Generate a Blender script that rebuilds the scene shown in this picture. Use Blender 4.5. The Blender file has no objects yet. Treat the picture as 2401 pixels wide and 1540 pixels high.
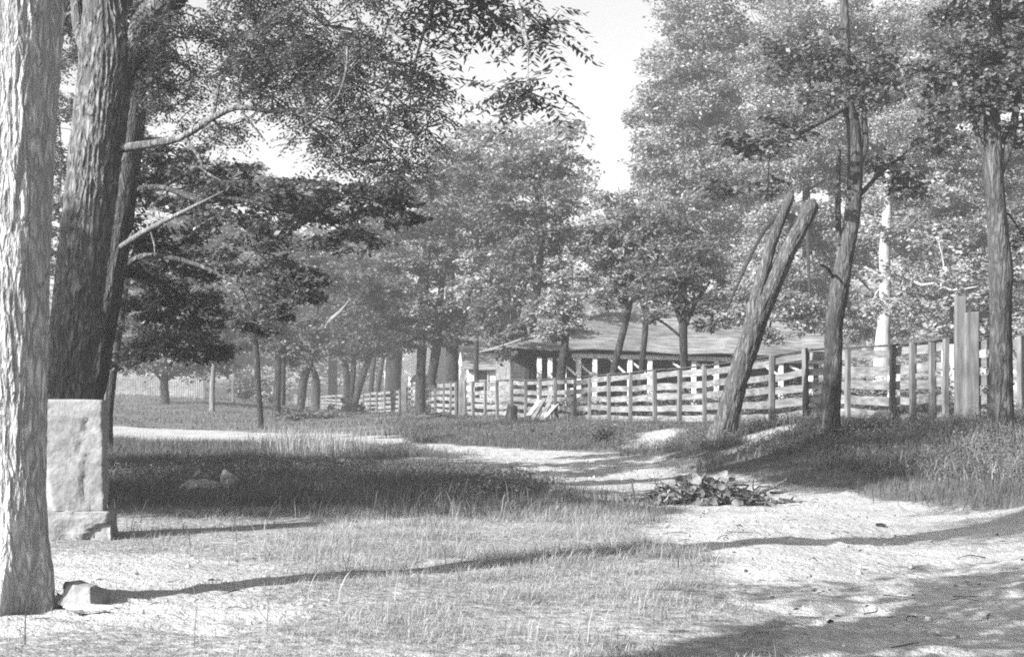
import bpy, bmesh, math, random
import numpy as np
from mathutils import Vector, Matrix

S = bpy.context.scene
COL = S.collection
# ------------------------------------------------------------------ camera, sky, sun, exposure
K = 1.45                                          # long lens: real distance = K x the distances d listed below
F, CX, HOR, EYE = 2496.0, 1200.0, 912.0, 1.5      # focal length, centre column and horizon on a 2400 px wide plate; eye height in metres
cam = bpy.data.cameras.new('camera'); camo = bpy.data.objects.new('camera', cam); COL.objects.link(camo)
cam.sensor_width = 36.0; cam.lens = 36.0 * F * K / 2400.0
cam.shift_y = (HOR - 770.0) / 2400.0
cam.clip_start = 0.05; cam.clip_end = 2000
camo.location = (0, 0, EYE); camo.rotation_euler = (math.radians(90), 0, 0)
S.camera = camo

SUN_EL, SUN_AZ = math.radians(28), math.radians(38)   # light comes from the left, a little behind the camera
SUND = Vector((-math.cos(SUN_AZ) * math.cos(SUN_EL), -math.sin(SUN_AZ) * math.cos(SUN_EL), math.sin(SUN_EL)))
w = bpy.data.worlds.new('World'); S.world = w; w.use_nodes = True
nt = w.node_tree; bg = nt.nodes['Background']
sky = nt.nodes.new('ShaderNodeTexSky'); sky.sky_type = 'NISHITA'; sky.sun_disc = False
sky.sun_elevation = SUN_EL; sky.sun_rotation = math.atan2(SUND.x, SUND.y); sky.dust_density = 3.0
bw = nt.nodes.new('ShaderNodeRGBToBW')
nt.links.new(sky.outputs[0], bw.inputs[0]); nt.links.new(bw.outputs[0], bg.inputs[0])
bg.inputs[1].default_value = 0.082
sl = bpy.data.lights.new('sun', 'SUN'); sl.energy = 5.0; sl.angle = math.radians(0.5); sl.color = (1, 1, 1)
so = bpy.data.objects.new('sun', sl); COL.objects.link(so); so.rotation_euler = SUND.to_track_quat('Z', 'Y').to_euler()
S.view_settings.view_transform = 'Standard'; S.view_settings.look = 'None'
S.view_settings.exposure = 1.9; S.view_settings.gamma = 1.0
HAZE = 0.0013
S.cycles.max_bounces = 6; S.cycles.diffuse_bounces = 3; S.cycles.transmission_bounces = 3; S.cycles.volume_bounces = 0
S.cycles.transparent_max_bounces = 4
S.cycles.use_denoising = False; S.cycles.pixel_filter_type = 'BLACKMAN_HARRIS'; S.cycles.filter_width = 1.9

# ------------------------------------------------------------------ helpers
rng = np.random.default_rng(7)
def at(x, y, d):
    """point on the 2400 px plate -> world point at distance d"""
    return np.array([(x - CX) / F * d, d * K, EYE + (HOR - y) / F * d])

def _h(ix, iy, iz, s):
    n = (ix * 374761393 + iy * 668265263 + iz * 2147483647 + s * 1274126177) & 0xffffffff
    n = ((n ^ (n >> 13)) * 1274126177) & 0xffffffff
    n = n ^ (n >> 16)
    return (n & 0xffff) / 65535.0
def vnoise(p, seed=0):
    p = np.asarray(p, float); i = np.floor(p).astype(np.int64); f = p - i; f = f * f * (3 - 2 * f)
    r = 0
    for dx in (0, 1):
        for dy in (0, 1):
            for dz in (0, 1):
                wgt = (f[..., 0] if dx else 1 - f[..., 0]) * (f[..., 1] if dy else 1 - f[..., 1]) * (f[..., 2] if dz else 1 - f[..., 2])
                r = r + wgt * _h(i[..., 0] + dx, i[..., 1] + dy, i[..., 2] + dz, seed)
    return r
def fbm(p, seed=0, o=3):
    p = np.asarray(p, float); r = 0; a = 0.5; t = 0
    for k in range(o):
        r = r + a * vnoise(p * 2 ** k, seed + k); t += a; a *= .5
    return r / t
def n2(x, y, sc, seed=0, o=3):
    x = np.asarray(x, float); y = np.asarray(y, float)
    return fbm(np.stack([x * sc, y * sc, np.zeros_like(x)], -1), seed, o)

def mesh_obj(name, verts, quads, mat, parent=None, smooth=False, tris=None):
    me = bpy.data.meshes.new(name)
    v = np.asarray(verts, np.float32); q = np.asarray(quads, np.int32).reshape(-1, 4)
    t = np.zeros((0, 3), np.int32) if tris is None or len(tris) == 0 else np.asarray(tris, np.int32).reshape(-1, 3)
    me.vertices.add(len(v)); me.vertices.foreach_set('co', v.ravel())
    me.loops.add(q.size + t.size); me.loops.foreach_set('vertex_index', np.concatenate([q.ravel(), t.ravel()]))
    me.polygons.add(len(q) + len(t))
    st = np.concatenate([np.arange(len(q)) * 4, q.size + np.arange(len(t)) * 3]).astype(np.int32)
    me.polygons.foreach_set('loop_start', st)
    if smooth: me.polygons.foreach_set('use_smooth', np.ones(len(q) + len(t), bool))
    me.update(calc_edges=True)
    if mat: me.materials.append(mat)
    o = bpy.data.objects.new(name, me); COL.objects.link(o)
    if parent is not None: o.parent = parent
    return o
def bm_obj(name, bm, mat, parent=None, smooth=False, off=None):
    if off is not None: bmesh.ops.translate(bm, verts=bm.verts, vec=[-c for c in off])
    me = bpy.data.meshes.new(name); bm.to_mesh(me); bm.free()
    if smooth:
        for p in me.polygons: p.use_smooth = True
    if mat: me.materials.append(mat)
    o = bpy.data.objects.new(name, me); COL.objects.link(o)
    if parent is not None: o.parent = parent
    return o
def tag(o, label=None, cat=None, group=None, kind=None):
    if label: o['label'] = label
    if cat: o['category'] = cat
    if group: o['group'] = group
    if kind: o['kind'] = kind
    return o
def thing(name, label, cat, loc, group=None, rz=0):
    o = bpy.data.objects.new(name, None); COL.objects.link(o); o.location = loc; o.rotation_euler = (0, 0, rz)
    o.empty_display_size = .2
    return tag(o, label, cat, group)

# ------------------------------------------------------------------ materials (a black and white plate: every colour is a grey)
def mat(name, lo, hi, scale=(8, 8, 8), rough=0.85, bump=0.0, bscale=None, bdist=0.02, detail=5, spec=0.2, thin=0.0, lohi=(0.3, 0.7), second=None):
    m = bpy.data.materials.new(name); m.use_nodes = True; t = m.node_tree; N = t.nodes; L = t.links
    b = N['Principled BSDF']; b.inputs['Roughness'].default_value = rough; b.inputs['Specular IOR Level'].default_value = spec
    tc = N.new('ShaderNodeTexCoord'); mp = N.new('ShaderNodeMapping'); mp.inputs['Scale'].default_value = scale
    no = N.new('ShaderNodeTexNoise'); no.inputs['Scale'].default_value = 1; no.inputs['Detail'].default_value = detail
    L.new(tc.outputs['Object'], mp.inputs[0]); L.new(mp.outputs[0], no.inputs[0])
    mr = N.new('ShaderNodeMapRange'); mr.inputs[1].default_value = lohi[0]; mr.inputs[2].default_value = lohi[1]
    mr.inputs[3].default_value = lo; mr.inputs[4].default_value = hi
    L.new(no.outputs[0], mr.inputs[0])
    out = mr.outputs[0]
    if second:                                        # large stains: (scale, darkest factor)
        n3 = N.new('ShaderNodeTexNoise'); n3.inputs['Scale'].default_value = second[0]; n3.inputs['Detail'].default_value = 3
        L.new(tc.outputs['Object'], n3.inputs[0])
        m3 = N.new('ShaderNodeMapRange'); m3.inputs[1].default_value = .35; m3.inputs[2].default_value = .65; m3.inputs[3].default_value = second[1]; m3.inputs[4].default_value = 1
        L.new(n3.outputs[0], m3.inputs[0]); mu = N.new('ShaderNodeMath'); mu.operation = 'MULTIPLY'
        L.new(out, mu.inputs[0]); L.new(m3.outputs[0], mu.inputs[1]); out = mu.outputs[0]
    L.new(out, b.inputs['Base Color'])
    if bump:
        mp2 = N.new('ShaderNodeMapping'); mp2.inputs['Scale'].default_value = bscale or scale
        nb = N.new('ShaderNodeTexNoise'); nb.inputs['Scale'].default_value = 1; nb.inputs['Detail'].default_value = 8
        L.new(tc.outputs['Object'], mp2.inputs[0]); L.new(mp2.outputs[0], nb.inputs[0])
        bp = N.new('ShaderNodeBump'); bp.inputs['Strength'].default_value = bump; bp.inputs['Distance'].default_value = bdist
        L.new(nb.outputs[0], bp.inputs['Height']); L.new(bp.outputs[0], b.inputs['Normal'])
    if thin:
        tr = N.new('ShaderNodeBsdfTranslucent'); mx = N.new('ShaderNodeMixShader'); mx.inputs[0].default_value = thin
        L.new(out, tr.inputs[0]); L.new(b.outputs[0], mx.inputs[1]); L.new(tr.outputs[0], mx.inputs[2])
        L.new(mx.outputs[0], N['Material Output'].inputs[0])
    return m
def bark(name, lo, hi, cell=(15, 15, 3.4), depth=.03, lines=1.0, rough=.95):
    """furrowed bark: long ridges with dark cracks between them, broken by a finer grain"""
    m = bpy.data.materials.new(name); m.use_nodes = True; t = m.node_tree; N = t.nodes; L = t.links
    b = N['Principled BSDF']; b.inputs['Roughness'].default_value = rough; b.inputs['Specular IOR Level'].default_value = .1
    tc = N.new('ShaderNodeTexCoord')
    def nz(sc, d=3, dist=0):
        mp = N.new('ShaderNodeMapping'); mp.inputs['Scale'].default_value = sc; n = N.new('ShaderNodeTexNoise'); n.inputs['Scale'].default_value = 1; n.inputs['Detail'].default_value = d; n.inputs['Distortion'].default_value = dist
        L.new(tc.outputs['Object'], mp.inputs[0]); L.new(mp.outputs[0], n.inputs[0]); return n.outputs[0]
    def ma(op, a, c):
        n = N.new('ShaderNodeMath'); n.operation = op
        for k, v in enumerate((a, c)):
            if isinstance(v, (int, float)): n.inputs[k].default_value = v
            else: L.new(v, n.inputs[k])
        return n.outputs[0]
    rid = ma('MULTIPLY', ma('ABSOLUTE', ma('SUBTRACT', nz(cell, 4, .6), .5), 0), 6.0)      # 0 in a crack, up to ~1 on a plate
    rid = ma('MINIMUM', rid, 1.0); fine = nz(tuple(c * 4 for c in cell), 5); big = nz((1.6, 1.6, .7), 3)
    hgt = ma('ADD', rid, ma('MULTIPLY', fine, .5))
    mr = N.new('ShaderNodeMapRange'); mr.inputs[1].default_value = .1; mr.inputs[2].default_value = 1.25; mr.inputs[3].default_value = lo; mr.inputs[4].default_value = hi; L.new(hgt, mr.inputs[0])
    st = N.new('ShaderNodeMapRange'); st.inputs[1].default_value = .35; st.inputs[2].default_value = .65; st.inputs[3].default_value = .7; st.inputs[4].default_value = 1.1; L.new(big, st.inputs[0])
    L.new(ma('MULTIPLY', mr.outputs[0], st.outputs[0]), b.inputs['Base Color'])
    bp = N.new('ShaderNodeBump'); bp.inputs['Strength'].default_value = lines; bp.inputs['Distance'].default_value = depth; L.new(hgt, bp.inputs['Height']); L.new(bp.outputs[0], b.inputs['Normal'])
    return m
M = {}
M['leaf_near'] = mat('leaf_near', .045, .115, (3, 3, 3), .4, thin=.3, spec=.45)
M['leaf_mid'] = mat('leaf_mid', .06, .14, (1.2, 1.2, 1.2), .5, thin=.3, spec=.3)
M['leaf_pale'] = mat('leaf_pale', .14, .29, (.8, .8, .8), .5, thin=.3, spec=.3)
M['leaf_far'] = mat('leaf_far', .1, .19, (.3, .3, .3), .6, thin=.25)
M['bark_dark'] = bark('bark_dark', .028, .1, (11, 11, 2.6))
M['bark_pale'] = bark('bark_pale', .19, .46, (17, 17, 4.6), .02)
M['bark_mid'] = bark('bark_mid', .012, .05, (9, 9, 2.2))
M['bark_white'] = mat('bark_white', .13, .28, (6, 6, 2), .9, .5, (14, 14, 3), .02)
M['bark_bleach'] = bark('bark_bleach', .07, .21, (20, 20, 2.5), .015)
M['bark_grey'] = bark('bark_grey', .05, .18, (10, 10, 3.4))
M['dead_wood'] = bark('dead_wood', .03, .12, (16, 16, 1.6), .02)
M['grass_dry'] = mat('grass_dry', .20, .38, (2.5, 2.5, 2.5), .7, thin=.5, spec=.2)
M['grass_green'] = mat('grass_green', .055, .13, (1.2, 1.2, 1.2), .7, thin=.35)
M['weed_leaf'] = mat('weed_leaf', .055, .13, (1.5, 1.5, 1.5), .6, thin=.3)
M['weed_pale'] = mat('weed_pale', .14, .27, (2, 2, 2), .6, thin=.3)
M['board'] = mat('board', .085, .215, (2.5, 2.5, 16), .9, .6, (3, 3, 40), .012, second=(1.1, .55))
M['post'] = mat('post', .065, .155, (14, 14, 2), .9, .6, (30, 30, 3), .01, second=(1.5, .6))
M['white_paint'] = mat('white_paint', .36, .5, (3, 3, 3), .7, .2, (6, 6, 20), .01)
M['shingle'] = mat('shingle', .10, .24, (1.2, 4, 6), .9, .6, (4, 12, 12), .03, second=(.5, .6))
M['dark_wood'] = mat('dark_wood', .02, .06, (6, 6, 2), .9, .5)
M['glass_dark'] = mat('glass_dark', .01, .02, (2, 2, 2), .15, spec=.5)
M['stone'] = mat('stone', .15, .24, (14, 14, 14), .9, .6, (30, 30, 30), .015, second=(2.6, .75))
M['stone_pale'] = mat('stone_pale', .32, .5, (14, 14, 14), .9, 1.0, (26, 26, 26), .02, second=(5, .7))
M['dead_leaf'] = mat('dead_leaf', .05, .18, (9, 9, 9), .8, thin=.15)

def ground_mat():
    m = bpy.data.materials.new('ground_soil'); m.use_nodes = True; t = m.node_tree; N = t.nodes; L = t.links
    b = N['Principled BSDF']; b.inputs['Roughness'].default_value = .95; b.inputs['Specular IOR Level'].default_value = .1
    tc = N.new('ShaderNodeTexCoord'); at_ = N.new('ShaderNodeAttribute'); at_.attribute_name = 'sand'
    def noise(s, d=6):
        n = N.new('ShaderNodeTexNoise'); n.inputs['Scale'].default_value = s; n.inputs['Detail'].default_value = d; L.new(tc.outputs['Object'], n.inputs[0]); return n.outputs[0]
    def mr(i, a, b_, lo=.3, hi=.7):
        n = N.new('ShaderNodeMapRange'); n.inputs[1].default_value = lo; n.inputs[2].default_value = hi; n.inputs[3].default_value = a; n.inputs[4].default_value = b_; L.new(i, n.inputs[0]); return n.outputs[0]
    def ma(op, a, b_):
        n = N.new('ShaderNodeMath'); n.operation = op
        for k, v in enumerate((a, b_)):
            if isinstance(v, (int, float)): n.inputs[k].default_value = v
            else: L.new(v, n.inputs[k])
        return n.outputs[0]
    sandc = ma('MULTIPLY', mr(noise(1.1), .24, .33), mr(noise(26, 8), .80, 1.12))
    turfc = ma('MULTIPLY', mr(noise(.8), .06, .13), mr(noise(40, 8), .6, 1.3))
    fac = ma('ADD', at_.outputs['Fac'], ma('MULTIPLY', ma('SUBTRACT', noise(9, 6), .5), .9))
    f2 = mr(fac, 0, 1, .32, .68)
    mx = N.new('ShaderNodeMix'); mx.data_type = 'FLOAT'
    L.new(f2, mx.inputs[0]); L.new(turfc, mx.inputs[2]); L.new(sandc, mx.inputs[3])
    L.new(mx.outputs[0], b.inputs['Base Color'])
    bp = N.new('ShaderNodeBump'); bp.inputs['Strength'].default_value = .9; bp.inputs['Distance'].default_value = .05
    L.new(ma('ADD', noise(14, 9), ma('MULTIPLY', noise(55, 4), .4)), bp.inputs['Height']); L.new(bp.outputs[0], b.inputs['Normal'])
    return m
M['ground'] = ground_mat()

# ------------------------------------------------------------------ terrain: a smooth surface through surveyed points
def uv(X, Y):
    Y = Y / K; Yc = np.maximum(Y, 4.0)
    return np.stack([np.clip(X / Yc, -1.3, 1.3) * 3.0, 1.2 * np.log(np.minimum(Yc, 260.0))], -1)
CP = [(0,4,0),(1200,4,0),(2400,4,0),(0,6,.02),(1200,6,0),(2400,6,0),(0,8,.02),(1200,8,0),(2400,8,0),(0,11,.0),(600,12,0),(1200,12,0),(1800,12,0),(2400,11.5,0),
      (-900,8,.1),(-900,20,.2),(3300,8,.1),(3300,14,.9),(2050,15.2,.02),(2400,14.5,.3),(2400,16.5,.72),(2200,16.5,.3),(2200,18.5,.78),(1750,17.5,0),(1900,19,.3),(1900,21.5,.72),
      (1500,20,0),(1500,23.5,.08),(1600,26,.42),(1450,29,.32),(1200,21,0),(900,21,0),(600,20,0),(300,20,0),(0,20,.1),(300,38,0),(650,38,-.02),(950,30,0),(1200,28,.02),(1200,34,.16),
      (300,55,.5),(400,70,1.0),(0,70,1.2),(0,40,.35),(560,66,.75),(600,100,.9),(640,60,.3),(713,110,-.6),(806,80,-.4),(939,68,0),(1000,54,.27),(1093,46.4,.32),(1202,43,.35),(1386,36,.42),
      (1540,30.5,.52),(1657,29,.58),(1814,24,.75),(1993,23.4,.82),(2100,21.3,.85),(2224,20,.88),(2400,19,.92),(2700,18,1.0),
      (1300,60,.5),(1600,60,.6),(2000,40,.9),(2300,40,1.2),(2400,30,1.1),(2000,100,1.2),(1200,110,1.0),(740,190,2.4),(0,200,4),(1200,220,3),(2400,200,4)]
cp = np.array([((x - CX) / F * d, d * K, z) for x, d, z in CP])
cuv = uv(cp[:, 0], cp[:, 1])
def tps(r2): return np.where(r2 > 0, r2 * np.log(r2 + 1e-12), 0)
_K = tps(((cuv[:, None] - cuv[None]) ** 2).sum(-1)) + np.eye(len(cp)) * .02
_P = np.c_[np.ones(len(cp)), cuv]
_A = np.block([[_K, _P], [_P.T, np.zeros((3, 3))]])
_S = np.linalg.solve(_A, np.r_[cp[:, 2], np.zeros(3)])
def gz0(X, Y):
    X = np.asarray(X, float); Y = np.asarray(Y, float); sh = X.shape; q = uv(X.ravel(), Y.ravel()); r = np.zeros(len(q))
    for s in range(0, len(q), 20000):
        k = q[s:s + 20000]; r[s:s + 20000] = tps(((k[:, None] - cuv[None]) ** 2).sum(-1)) @ _S[:-3] + _S[-3] + k @ _S[-2:]
    return np.clip(r.reshape(sh), -1.2, 6)
def ground_z(X, Y):
    X = np.asarray(X, float); Y = np.asarray(Y, float)
    return gz0(X, Y) + (n2(X, Y, .5, 11) - .5) * .10 + (n2(X, Y, 3.0, 12) - .5) * .035
def gz(x, y): return float(ground_z(np.array([x]), np.array([y]))[0])
def on_ground(x, d, sink=0.0):
    X = (x - CX) / F * d; return np.array([X, d * K, gz(X, d * K) - sink])

ROAD = [(1850,1600),(1830,1470),(1780,1390),(1660,1330),(1560,1290),(1440,1238),(1600,1196),(1430,1162),(1290,1140),(1250,1108),(1000,1093),(760,1092),(735,1076),(950,1072),(1120,1064),(1000,1052),
        (860,1044),(700,1032),(480,1027),(200,1030),(100,1008),(300,1003),(650,1012),(880,1019),(1000,1038),(1300,1058),(1560,1078),(1700,1118),(1900,1142),(2060,1165),(2250,1188),(2400,1206),(2800,1240),(3300,1330),(3300,1700),(1900,1800)]
BARE = [(-400,1540),(-300,1340),(90,1300),(330,1285),(560,1310),(740,1350),(700,1372),(640,1400),(760,1440),(620,1480),(420,1500),(260,1480),(100,1500)]
def poly_world(P): return np.array([((x - CX) / F * (EYE * F / (y - HOR)), K * EYE * F / (y - HOR)) for x, y in P])
RW, BW = poly_world(ROAD), poly_world(BARE)
def inpoly(X, Y, P):
    r = np.zeros(X.shape, bool); j = len(P) - 1
    for i in range(len(P)):
        xi, yi = P[i]; xj, yj = P[j]
        c = ((yi > Y) != (yj > Y)) & (X < (xj - xi) * (Y - yi) / (yj - yi + 1e-12) + xi); r ^= c; j = i
    return r
def soft(X, Y, P, rad, wob):
    acc = np.zeros(X.shape); sc = np.clip(Y / K / 10, .6, 2.2)
    wx = (n2(X, Y, .9, 31) - .5) * wob * sc; wy = (n2(X, Y, .9, 37) - .5) * wob * sc
    for k in range(12):
        a = k * 2.4; r = rad * math.sqrt((k + .5) / 12) * sc
        acc += inpoly(X + wx + r * math.cos(a), Y + wy + r * math.sin(a) * 1.0, P)
    return acc / 12
def sandmask(X, Y):
    r = soft(X, Y, RW, .3, .9); b = soft(X, Y, BW, .35, .9) * .85
    return np.clip(np.maximum(r, b) , 0, 1)

BP = [np.array([((x - CX) / F * d, d * K) for x, d in P]) for P in ([(1460, 24.6), (1540, 24.0), (1610, 26.5), (1600, 28.2), (1510, 28.4)], [(1685, 20.2), (1770, 20.8), (1870, 22.3), (1850, 23.2), (1720, 22.2)])]
_sm = sandmask
def sandmask(X, Y): return np.maximum(_sm(X, Y), .9 * np.maximum(soft(X, Y, BP[0], .3, .6), soft(X, Y, BP[1], .3, .6)))
def axis(lo, hi, c, fine, n):
    t = np.linspace(0, 1, n); k = 5.3
    a = np.sinh(k * t) / np.sinh(k)
    return np.unique(np.r_[c - (c - lo) * a[::-1], c + (hi - c) * a])
XS = axis(-360, 360, 0, .05, 300); YS = axis(-60, 700, 11, .05, 300)
GX, GY = np.meshgrid(XS, YS)
GS = sandmask(GX, GY)
GZ = ground_z(GX, GY) - GS * .02 + GS * (GY < 60) * (np.clip(n2(GX, GY, 5.5, 81, 3) - .42, 0, 1) * .09 + (n2(GX * .5 + GY * .9, GY * .2 - GX * .1, 2.5, 83, 2) - .5) * .05)
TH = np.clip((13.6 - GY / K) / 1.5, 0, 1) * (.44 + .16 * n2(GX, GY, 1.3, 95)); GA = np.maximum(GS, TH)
rut = np.abs(((n2(GX, GY, .25, 51) * 9 + GY * .8 - GX * .15) % 2.2) - 1.1)
GZ = GZ + GS * (np.clip(.3 - rut, 0, 1) * -.08) * (GY < 45)
idx = np.arange(GX.size).reshape(GX.shape)
Q = np.stack([idx[:-1, :-1], idx[:-1, 1:], idx[1:, 1:], idx[1:, :-1]], -1).reshape(-1, 4)
V = np.stack([GX, GY, GZ], -1).reshape(-1, 3)
road_face = soft(GX, GY, RW, .3, .9).ravel()[Q].mean(1) > .5
def terrain(name, faces, kind='structure'):
    u, inv = np.unique(faces, return_inverse=True)
    o = mesh_obj(name, V[u], inv.reshape(-1, 4), M['ground'], smooth=True)
    a = o.data.attributes.new('sand', 'FLOAT', 'POINT'); a.data.foreach_set('value', GA.ravel()[u].astype(np.float32))
    o['kind'] = kind; return o
terrain('ground', Q[~road_face]); terrain('road', Q[road_face])

# ------------------------------------------------------------------ tubes (trunks, limbs, sticks)
def resample(pts, radii, step):
    pts = np.asarray(pts, float); radii = np.asarray(radii, float)
    P = np.vstack([2 * pts[0] - pts[1], pts, 2 * pts[-1] - pts[-2]]); out = []; ro = []
    for i in range(len(pts) - 1):
        n = max(2, int(np.ceil(np.linalg.norm(pts[i + 1] - pts[i]) / step)))
        for k in range(n):
            t = k / n; a, b, c, d = P[i:i + 4]
            out.append(.5 * (2 * b + (c - a) * t + (2 * a - 5 * b + 4 * c - d) * t * t + (3 * b - a - 3 * c + d) * t ** 3))
            ro.append(radii[i] * (1 - t) + radii[i + 1] * t)
    out.append(pts[-1]); ro.append(radii[-1]); return np.array(out), np.array(ro)
class Tubes:
    def __init__(s): s.v = []; s.q = []; s.t = []; s.n = 0
    def add(s, pts, radii, seg=8, step=.3, ridge=0, rk=5.0, seed=0, cap=True, flare=0, lobes=5):
        c, r = resample(pts, radii, step); n = len(c)
        tan = np.gradient(c, axis=0); tan /= np.linalg.norm(tan, axis=1)[:, None] + 1e-9
        ref = np.array([0, 1., 0]) if abs(tan[0][1]) < .9 else np.array([1., 0, 0])
        u = np.cross(ref, tan); u /= np.linalg.norm(u, axis=1)[:, None] + 1e-9; w_ = np.cross(tan, u)
        th = np.arange(seg) * 2 * math.pi / seg; ct, st = np.cos(th), np.sin(th)
        rr = np.repeat(r[:, None], seg, 1); ln = np.r_[0, np.cumsum(np.linalg.norm(np.diff(c, axis=0), axis=1))]
        if flare: rr = rr + flare * np.exp(-ln / .3)[:, None] * (.35 + .65 * np.clip(np.cos(lobes * th + seed), -.3, 1)[None])
        if ridge:
            tw = ln[:, None] * .12
            p = np.stack([np.cos(th[None] + tw) * rk, np.sin(th[None] + tw) * rk, np.repeat(ln[:, None], seg, 1) * 4.2], -1)
            a = 1 - 2 * np.abs(vnoise(p, seed) - .5); b = 1 - 2 * np.abs(vnoise(p * [2.3, 2.3, 2.0], seed + 5) - .5)
            rr = rr * (1 + ridge * ((a ** 3) * 1.2 + .6 * (b ** 2) - .6) + ridge * .8 * (vnoise(p * [.25, .25, .5], seed + 9) - .5))
        v = c[:, None] + rr[..., None] * (ct[None, :, None] * u[:, None] + st[None, :, None] * w_[:, None])
        i = np.arange(n * seg).reshape(n, seg); j = np.roll(i, -1, 1)
        q = np.stack([i[:-1], j[:-1], j[1:], i[1:]], -1).reshape(-1, 4) + s.n
        s.v.append(v.reshape(-1, 3)); s.q.append(q); s.n += n * seg
        if cap:
            s.v.append(c[-1:] + tan[-1:] * r[-1] * .2); k = s.n; s.n += 1
            s.t.append(np.stack([i[-1] + (k - n * seg), j[-1] + (k - n * seg), np.full(seg, k)], -1))
    def obj(s, name, m, parent=None, off=(0, 0, 0), smooth=True):
        return mesh_obj(name, np.vstack(s.v) - np.asarray(off), np.vstack(s.q), m, parent, smooth, np.vstack(s.t) if s.t else None)

def quads_from(c, a, b):
    """diamond leaves: centre base c, long axis a, half width b"""
    n = len(c); v = np.empty((n, 4, 3)); v[:, 0] = c; v[:, 1] = c + a * .45 + b; v[:, 2] = c + a; v[:, 3] = c + a * .45 - b
    return v.reshape(-1, 3), np.arange(n * 4).reshape(n, 4)
def unit(v): return v / (np.linalg.norm(v, axis=-1, keepdims=True) + 1e-9)
def leaf_axes(r, n, size, aspect, droop, up=.8):
    az = r.uniform(0, 2 * np.pi, n); d = unit(np.stack([np.cos(az), np.sin(az), r.normal(-droop, .45, n)], -1))
    nrm = unit(np.stack([r.normal(0, .55, n), r.normal(0, .55, n), np.full(n, up)], -1))
    b = unit(np.cross(d, nrm)); L = size * r.uniform(.55, 1.5, n)
    return d * L[:, None], b * (L * aspect * .5)[:, None]

def ball(r, n): return unit(r.normal(size=(n, 3))) * (r.uniform(0, 1, n) ** .42)[:, None]
def clumps_in(r, blob, per):
    """clump centres in an ellipsoid, gathered towards its shell"""
    c, rx, rz = blob; d = unit(r.normal(size=(per, 3))); q = r.uniform(.15, 1, per) ** .45
    return c + d * q[:, None] * np.array([rx, rx, rz])

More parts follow.
